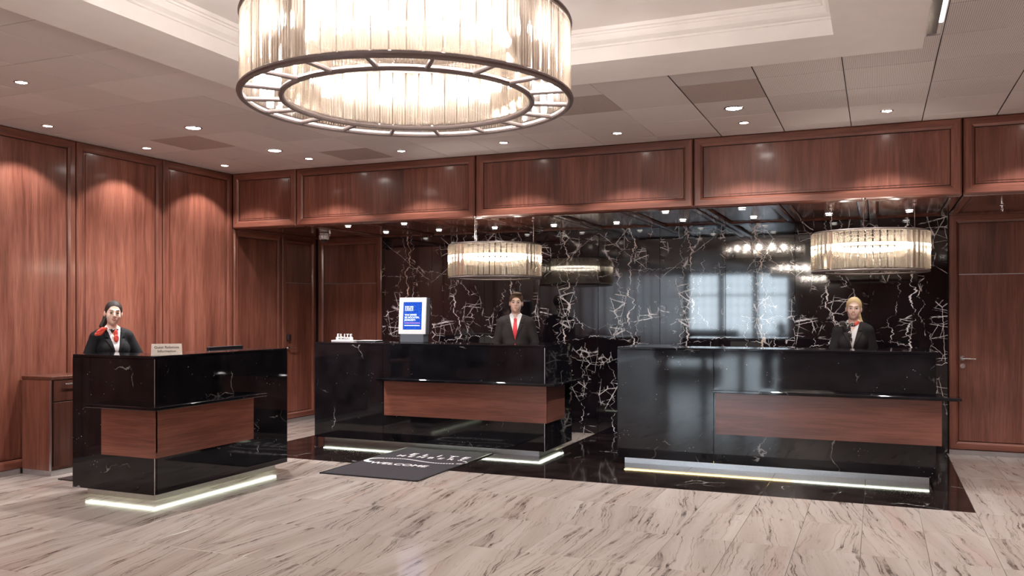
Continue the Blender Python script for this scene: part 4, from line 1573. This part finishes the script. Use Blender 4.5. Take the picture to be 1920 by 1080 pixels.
def person(loc, facing, scale, female, skin, suit, lapel, hair, lips, label, head=(0, 0, 0), smile=0.0, arms=None, tie=False, neckwear=None, hair_style='short', twist=0.0):
    RES = 0.0068
    wx = 0.83 if female else 0.92          # shoulder width
    T = (rot_head(*head), np.array([0.0, 0.01, 1.52]))
    el, wr = arms if arms else (((-0.255 * wx, 0.03, 1.14), (0.255 * wx, 0.03, 1.14)), ((-0.225 * wx, -0.17, 0.985), (0.225 * wx, -0.17, 0.985)))

    def torso(v, g, k=0.04):
        v.ell((0, 0.0, 1.28), (0.160 * wx + g, 0.108 + g, 0.20 + g), k)
        if female:
            for sx in (-1, 1):
                v.ell((sx * 0.062, -0.075, 1.285), (0.060 + g, 0.052 + g, 0.062 + g), 0.05)
            v.ell((0, 0.0, 1.08), (0.122 + g, 0.092 + g, 0.17 + g), k)
            v.ell((0, 0.01, 0.93), (0.165 + g, 0.115 + g, 0.14 + g), k)
        else:
            v.ell((0, 0.0, 1.08), (0.146 + g, 0.105 + g, 0.18 + g), k)
            v.ell((0, 0.01, 0.94), (0.160 + g, 0.112 + g, 0.13 + g), k)
        v.cap((-0.150 * wx, 0.012, 1.418), (0.150 * wx, 0.012, 1.418), 0.056 + g, 0.056 + g, k)
        v.cap((-0.10 * wx, 0.02, 1.44), (0, 0.018, 1.487), 0.045 + g, 0.050 + g, k)
        v.cap((0.10 * wx, 0.02, 1.44), (0, 0.018, 1.487), 0.045 + g, 0.050 + g, k)

    def arm(v, g, hand=True):
        for i, sx in enumerate((-1, 1)):
            sh = (sx * 0.186 * wx, 0.012, 1.405)
            v.cap(sh, el[i], 0.050 * (0.9 if female else 1) + g, 0.040 + g, 0.03)
            v.cap(el[i], wr[i], 0.039 + g, 0.028 + g, 0.02)
            if hand:
                d = np.array(wr[i]) - np.array(el[i])
                d = d / np.linalg.norm(d)
                side = np.array([1.0, 0, 0]) - d * d[0]
                side /= np.linalg.norm(side)
                up = np.cross(side, d)
                w = np.array(wr[i])
                pal = w + d * 0.055
                v.cap(w + d * 0.01, pal, 0.026, 0.024, 0.012)
                for q in (-0.022, 0.0, 0.022):
                    v.cap(w + d * 0.03 + side * q * 0.6, w + d * 0.088 + side * q, 0.013, 0.0115, 0.012)
                for q, ln in ((-0.030, 0.068), (-0.010, 0.080), (0.011, 0.076), (0.031, 0.060)):
                    a = w + d * 0.088 + side * q
                    b = a + d * ln * 0.5 - up * 0.006 + side * q * 0.25
                    c = b + d * ln * 0.42 - up * 0.020
                    v.cap(a, b, 0.0098, 0.0090, 0.004)
                    v.cap(b, c, 0.0090, 0.0078, 0.004)
                th = -sx
                a = w + d * 0.030 + side * th * 0.022
                b = a + d * 0.038 + side * th * 0.026 - up * 0.012
                c = b + d * 0.032 + side * th * 0.006 - up * 0.010
                v.cap(a, b, 0.0125, 0.0110, 0.008)
                v.cap(b, c, 0.0108, 0.0088, 0.005)

    def legs(v, g, foot=True):
        for sx in (-1, 1):
            v.cap((sx * 0.088, 0.0, 0.90), (sx * 0.095, -0.01, 0.50), 0.082 + g, 0.054 + g, 0.03)
            v.cap((sx * 0.095, -0.01, 0.50), (sx * 0.098, 0.02, 0.09), 0.054 + g, 0.038 + g, 0.02)
            if foot:
                v.cap((sx * 0.10, 0.035, 0.045), (sx * 0.112, -0.125, 0.036), 0.038 + g, 0.030 + g, 0.02)

    # ---- the body, one continuous surface
    b = Vol((-0.42, -0.42, -0.01), (0.42, 0.20, 1.83), RES)
    torso(b, -0.006)
    arm(b, 0.0)
    legs(b, 0.0)
    b.cap((0, 0.016, 1.44), (0, 0.006, 1.58), 0.047 if female else 0.056, 0.045 if female else 0.053, 0.03)
    b.T = T
    jw = 0.044 if female else 0.055
    b.ell((0, 0.014, 1.685), (0.0755, 0.095, 0.091), 0.02)
    b.ell((0, -0.026, 1.628), (0.0625, 0.066, 0.086), 0.02)
    b.ell((0, -0.036, 1.585), (jw, 0.054, 0.042), 0.025)
    b.ell((0, -0.078, 1.562), (0.019, 0.017, 0.016), 0.02)
    for sx in (-1, 1):
        b.ell((sx * 0.038, -0.066, 1.624), (0.023, 0.021, 0.026), 0.02)
        b.ell((sx * 0.0775, 0.012, 1.643), (0.010, 0.020, 0.031), 0.008)
    b.cap((-0.032, -0.083, 1.680), (0.032, -0.083, 1.680), 0.010, 0.010, 0.016)
    for sx in (-1, 1):
        b.ell((sx * 0.031, -0.103, 1.657), (0.018, 0.016, 0.0125), 0.012, 'sub')
    b.cap((0, -0.090, 1.668), (0, -0.112, 1.630), 0.0080, 0.0110, 0.010)
    for sx in (-1, 1):
        b.ell((sx * 0.011, -0.100, 1.624), (0.0085, 0.009, 0.007), 0.006)
    b.ell((0, -0.082, 1.594), (0.030, 0.0145, 0.020), 0.014)
    me = b.mesh('person')
    me.materials.append(M[skin])
    me.transform(Matrix.Scale(scale, 4))
    o = bpy.data.objects.new('person', me)
    COL.objects.link(o)
    o.location = loc
    o.rotation_euler = (0, 0, facing)
    tag(o, label, 'person')

    def piece(name, vol, mat, smooth=1):
        m_ = vol.mesh(name, smooth)
        m_.materials.append(M[mat])
        m_.transform(Matrix.Scale(scale, 4))
        return inst(name, m_, o)

    # ---- face
    def small(lo, hi, res=0.0022):
        v = Vol(lo, hi, res)
        v.T = T
        return v
    hb = ((-0.13, -0.17, 1.50), (0.13, 0.18, 1.83))
    for sx in (-1, 1):
        v = small((sx * 0.031 - 0.06, -0.16, 1.58), (sx * 0.031 + 0.06, -0.03, 1.74), 0.0025)
        v.ell((sx * 0.031, -0.0815, 1.656), (0.0135, 0.0124, 0.0058), 0.001)
        piece('eye', v, 'eye_white', 0)
        v = small((sx * 0.031 - 0.06, -0.16, 1.58), (sx * 0.031 + 0.06, -0.03, 1.74), 0.0018)
        v.ell((sx * 0.031, -0.0900, 1.6560), (0.0064, 0.0052, 0.0060), 0.001)
        piece('iris', v, 'eye_dark', 0)
        v = small((sx * 0.031 - 0.06, -0.17, 1.60), (sx * 0.031 + 0.06, -0.03, 1.76), 0.0022)
        v.cap((sx * 0.014, -0.0940, 1.6845), (sx * 0.034, -0.0905, 1.6885), 0.0030, 0.0028, 0.003)
        v.cap((sx * 0.034, -0.0905, 1.6885), (sx * 0.052, -0.0780, 1.6805), 0.0028, 0.0016, 0.003)
        piece('eyebrow', v, hair if hair != 'hair_blonde' else 'hair_brown', 0)
        v = small((sx * 0.031 - 0.06, -0.17, 1.60), (sx * 0.031 + 0.06, -0.03, 1.74), 0.0018)
        v.cap((sx * 0.017, -0.0915, 1.6590), (sx * 0.031, -0.0945, 1.6628), 0.0016, 0.0019, 0.002)
        v.cap((sx * 0.031, -0.0945, 1.6628), (sx * 0.047, -0.0850, 1.6585), 0.0019, 0.0014, 0.002)
        piece('eyelash', v, 'eye_dark', 0)
    mw_ = 0.021 + 0.008 * smile
    up_ = 0.008 * smile
    v = small((-0.07, -0.16, 1.53), (0.07, -0.03, 1.66), 0.0020)
    for sx in (-1, 1):
        mid, end = (sx * mw_ * 0.55, -0.0955, 1.5985 + up_ * 0.3), (sx * mw_, -0.0880, 1.5975 + up_)
        v.cap((0, -0.0980, 1.6005), mid, 0.0036, 0.0034, 0.002)
        v.cap(mid, end, 0.0034, 0.0024, 0.002)
        mid = (sx * mw_ * 0.55, -0.0955, 1.5925 - 0.003 * smile)
        v.cap((0, -0.0985, 1.5905 - 0.0045 * smile), mid, 0.0044, 0.0040, 0.002)
        v.cap(mid, end, 0.0040, 0.0024, 0.002)
    piece('lips', v, lips, 0)
    if smile > 0.5:
        v = small((-0.07, -0.16, 1.53), (0.07, -0.03, 1.66), 0.0020)
        v.cap((-mw_ * 0.7, -0.0915, 1.5985 + up_ * 0.5), (0, -0.0985, 1.5955), 0.0038, 0.0048, 0.003)
        v.cap((mw_ * 0.7, -0.0915, 1.5985 + up_ * 0.5), (0, -0.0985, 1.5955), 0.0038, 0.0048, 0.003)
        piece('teeth', v, 'teeth', 0)

    # ---- hair
    v = Vol((-0.20, -0.20, 1.38), (0.20, 0.24, 1.84), 0.0045)
    v.T = T
    if hair_style == 'short':
        v.ell((0, 0.018, 1.697), (0.0825, 0.101, 0.093), 0.01)
        v.ell((0.008, -0.050, 1.764), (0.060, 0.046, 0.020), 0.03)
        hl = (1.742, -0.088, 1.42)
    else:
        v.ell((0, 0.020, 1.686), (0.0815, 0.100, 0.099), 0.01)
        hl = (1.750, -0.088, 1.34)
    Ri = T[0].T
    X, Y, Z = v.grids()
    x, y, z = X - T[1][0], Y - T[1][1], Z - T[1][2]
    Xh = Ri[0, 0] * x + Ri[0, 1] * y + Ri[0, 2] * z + T[1][0]
    Yh = Ri[1, 0] * x + Ri[1, 1] * y + Ri[1, 2] * z + T[1][1]
    Zh = Ri[2, 0] * x + Ri[2, 1] * y + Ri[2, 2] * z + T[1][2]
    cut = -((Zh - hl[0]) + (Yh - hl[1]) * hl[2] + 0.8 * np.maximum(0, np.abs(Xh) - 0.035) + 0.0) / 1.7
    v.keep(cut)
    v.keep(1.585 - Zh)
    if hair_style == 'tail_right':
        v.cap((0.0, 0.105, 1.69), (0.035, 0.115, 1.62), 0.030, 0.032, 0.02)
        v.cap((0.035, 0.115, 1.62), (0.080, 0.045, 1.50), 0.030, 0.022, 0.02)
        v.cap((0.080, 0.045, 1.50), (0.088, 0.03, 1.445), 0.022, 0.010, 0.02)
    if hair_style == 'tail_left':
        v.cap((0.0, 0.100, 1.67), (-0.045, 0.105, 1.60), 0.034, 0.036, 0.02)
        v.cap((-0.045, 0.105, 1.60), (-0.092, 0.055, 1.515), 0.034, 0.024, 0.02)
    piece('hair', v, hair, 1)

    # ---- clothes
    VB, VT, VW = (1.205, 1.47, 0.068) if not female else (1.20, 1.475, 0.062)
    v = Vol((-0.40, -0.36, 0.74), (0.40, 0.22, 1.56), RES)
    torso(v, 0.017)
    arm(v, 0.016, hand=False)
    X, Y, Z = v.grids()
    vw = np.clip((Z - VB) / (VT - VB), 0, 1.3) * VW
    wedge = np.minimum(np.minimum(vw - np.abs(X), -(Y - 0.0)), Z - VB)     # >0 inside the opening
    collar = 0.074 - np.sqrt(X ** 2 + (Y - 0.012) ** 2)
    collar = np.minimum(collar, Z - 1.445)
    body_f = v.f.copy()
    v.keep(wedge * 0.9 + 0 * X)
    v.keep(collar + 0 * Z)
    v.keep(0.80 - Z + 0 * X + 0 * Y)
    v.keep(Z - 1.512 + 0 * X + 0 * Y)
    piece('jacket', v, suit)
    # lapels follow the jacket front
    l = Vol((-0.40, -0.36, 0.74), (0.40, 0.22, 1.56), RES)
    l.f = body_f - 0.0075
    lw = np.clip((Z - VB) / 0.20, 0, 1) * 0.058
    lw = np.where((Z > 1.395) & (Z < 1.412), lw * 0.35, lw)
    lw = np.where(Z > 1.412, 0.046, lw)
    l.keep(np.abs(X) - vw - lw + 0 * Y)
    l.keep(wedge * 0.9)
    l.keep(Y + 0.02 + 0 * X + 0 * Z)
    l.keep(VB - Z + 0 * X + 0 * Y)
    l.keep(Z - 1.468 + 0 * X + 0 * Y)
    l.keep(collar + 0 * Z)
    piece('lapels', l, lapel, 0)
    # shirt
    s_ = Vol((-0.24, -0.24, 1.08), (0.24, 0.20, 1.58), 0.0055)
    torso(s_, 0.006)
    s_.cap((0, 0.016, 1.44), (0, 0.008, 1.525), 0.066 if not female else 0.060, 0.062 if not female else 0.056, 0.02)
    X2, Y2, Z2 = s_.grids()
    s_.keep(Z2 - (1.512 + 0.25 * (Y2 + 0.05)) + 0 * X2)
    gap = np.minimum(np.minimum(np.clip((Z2 - (1.455 if tie else 1.40)) * 0.42, 0, 1) - np.abs(X2), -Y2), Z2 - (1.455 if tie else 1.40))
    s_.keep(gap)
    s_.keep(1.10 - Z2 + 0 * X2 + 0 * Y2)
    sf_ = s_.f.copy()
    piece('shirt', s_, 'shirt_white')
    if tie:
        t_ = Vol((-0.24, -0.24, 1.08), (0.24, 0.20, 1.58), 0.0055)
        torso(t_, 0.014)
        t_.cap((0, 0.016, 1.44), (0, 0.008, 1.50), 0.060, 0.058, 0.02)
        tw_ = 0.017 + np.clip((1.44 - Z2) / 0.26, 0, 1) * 0.026
        t_.keep(np.abs(X2) - tw_ + 0 * Y2)
        t_.keep(Y2 + 0.02 + 0 * X2 + 0 * Z2)
        t_.keep(Z2 - 1.435 + 0 * X2 + 0 * Y2)
        t_.keep(1.13 - Z2 + 0 * X2 + 0 * Y2)
        t_.cap((0, -0.070, 1.452), (0, -0.083, 1.425), 0.0205, 0.0145, 0.006)
        piece('tie', t_, 'tie_red', 1)
    # neck scarves
    if neckwear:
        n_ = Vol((-0.26, -0.24, 1.16), (0.26, 0.22, 1.60), 0.0045)
        for dz in (-0.009, 0.009):
            for k in range(16):
                a0, a1 = 2 * PI * k / 16, 2 * PI * (k + 1) / 16
                qf = lambda a: (0.057 * math.cos(a), 0.008 + 0.060 * math.sin(a), 1.496 + dz + 0.022 * math.sin(a) + 0.004 * math.sin(3 * a))
                n_.cap(qf(a0), qf(a1), 0.0105, 0.0105, 0.004)
        def folds(v, ctr, ends, r=0.0045):
            for e_ in ends:
                v.cap(ctr, e_, r * 0.6, r, 0.005, 'sub')
        if neckwear == 'patterned':
            n_.ell((-0.100, -0.058, 1.494), (0.050, 0.016, 0.024), 0.006)
            n_.ell((-0.118, -0.048, 1.472), (0.046, 0.016, 0.020), 0.006)
            n_.ell((-0.148, -0.030, 1.478), (0.026, 0.018, 0.022), 0.008)
            n_.ell((-0.050, -0.070, 1.488), (0.020, 0.014, 0.018), 0.006)
            folds(n_, (-0.055, -0.082, 1.488), ((-0.150, -0.066, 1.505), (-0.155, -0.062, 1.484), (-0.150, -0.060, 1.462)))
            n_.ell((-0.038, -0.098, 1.440), (0.022, 0.011, 0.048), 0.008)
            n_.ell((-0.026, -0.126, 1.370), (0.021, 0.010, 0.050), 0.012)
            n_.ell((-0.014, -0.146, 1.315), (0.015, 0.009, 0.034), 0.012)
            piece('neck_scarf', n_, 'scarf_patterned')
            r_ = Vol((-0.02, -0.16, 1.42), (0.12, 0.06, 1.56), 0.004)
            r_.cap((0.030, -0.058, 1.480), (0.060, -0.022, 1.498), 0.0135, 0.012, 0.01)
            r_.cap((0.028, -0.054, 1.496), (0.058, -0.022, 1.512), 0.010, 0.010, 0.006)
            piece('scarf_fold', r_, 'scarf_red')
        else:
            piece('neck_scarf', n_, 'scarf_patterned')
            r_ = Vol((-0.24, -0.24, 1.18), (0.12, 0.16, 1.58), 0.0045)
            r_.ell((-0.112, -0.058, 1.486), (0.026, 0.014, 0.032), 0.006)
            r_.ell((-0.132, -0.052, 1.462), (0.036, 0.015, 0.036), 0.006)
            r_.ell((-0.156, -0.044, 1.444), (0.028, 0.014, 0.024), 0.006)
            r_.ell((-0.082, -0.060, 1.500), (0.018, 0.013, 0.016), 0.008)
            folds(r_, (-0.085, -0.078, 1.500), ((-0.120, -0.070, 1.440), (-0.150, -0.064, 1.444), (-0.168, -0.058, 1.456)))
            r_.ell((0.004, -0.092, 1.452), (0.022, 0.012, 0.040), 0.008)
            r_.ell((0.002, -0.112, 1.402), (0.026, 0.011, 0.040), 0.010)
            folds(r_, (0.004, -0.104, 1.470), ((-0.008, -0.126, 1.380), (0.014, -0.126, 1.375)))
            piece('scarf_bow', r_, 'scarf_red')
    # trousers and shoes
    p_ = Vol((-0.26, -0.24, 0.04), (0.26, 0.22, 1.02), 0.009)
    p_.ell((0, 0.01, 0.94), (0.168, 0.118, 0.13), 0.04)
    legs(p_, 0.016, foot=False)
    X3, Y3, Z3 = p_.grids()
    p_.keep(Z3 - 0.99 + 0 * X3 + 0 * Y3)
    p_.keep(0.06 - Z3 + 0 * X3 + 0 * Y3)
    piece('trousers', p_, suit)
    for sx in (-1, 1):
        h_ = Vol((sx * 0.106 - 0.09, -0.24, -0.01), (sx * 0.106 + 0.09, 0.14, 0.12), 0.006)
        h_.cap((sx * 0.10, 0.035, 0.045), (sx * 0.112, -0.130, 0.036), 0.046, 0.037, 0.02)
        X4, Y4, Z4 = h_.grids()
        h_.keep(-Z4 + 0 * X4 + 0 * Y4)
        piece('shoe', h_, 'shoe_black', 0)
    return o

def face_cam(x, y):
    return math.atan2(-x, y)
mx_, my_ = -4.06, 9.75
person((mx_, my_, 0), face_cam(mx_, my_) - 0.08, 1.0, False, 'skin_fair', 'suit_charcoal', 'lapel_charcoal', 'hair_brown', 'lip_pale',
       'young man in charcoal suit, white shirt and red tie standing behind a desk', head=(0.04, 0.02, 0.03), tie=True, smile=0.1)
wx_, wy_ = -0.235, 9.78
person((wx_, wy_, 0), face_cam(wx_, wy_) - 0.05, 0.955, True, 'skin_pale', 'suit_grey', 'lapel_charcoal', 'hair_blonde', 'lip_rose',
       'smiling blonde woman in black blazer with black and white neck scarf', head=(0.04, 0.04, 0.05), smile=1.0, neckwear='patterned', hair_style='tail_right')
lx_, ly_ = -6.54, 5.97
person((lx_, ly_, 0.012), face_cam(lx_, ly_) + 0.30, 0.92, True, 'skin_olive', 'suit_black', 'lapel_black', 'hair_black', 'lip_rose',
       'dark-haired woman in black blazer with red neck scarf behind the small desk', head=(-0.20, 0.03, 0.08), smile=0.5, neckwear='red', hair_style='tail_left',
       arms=(((-0.25, 0.0, 1.16), (0.27, -0.06, 1.15)), ((-0.16, -0.20, 1.02), (0.24, -0.28, 1.02))))
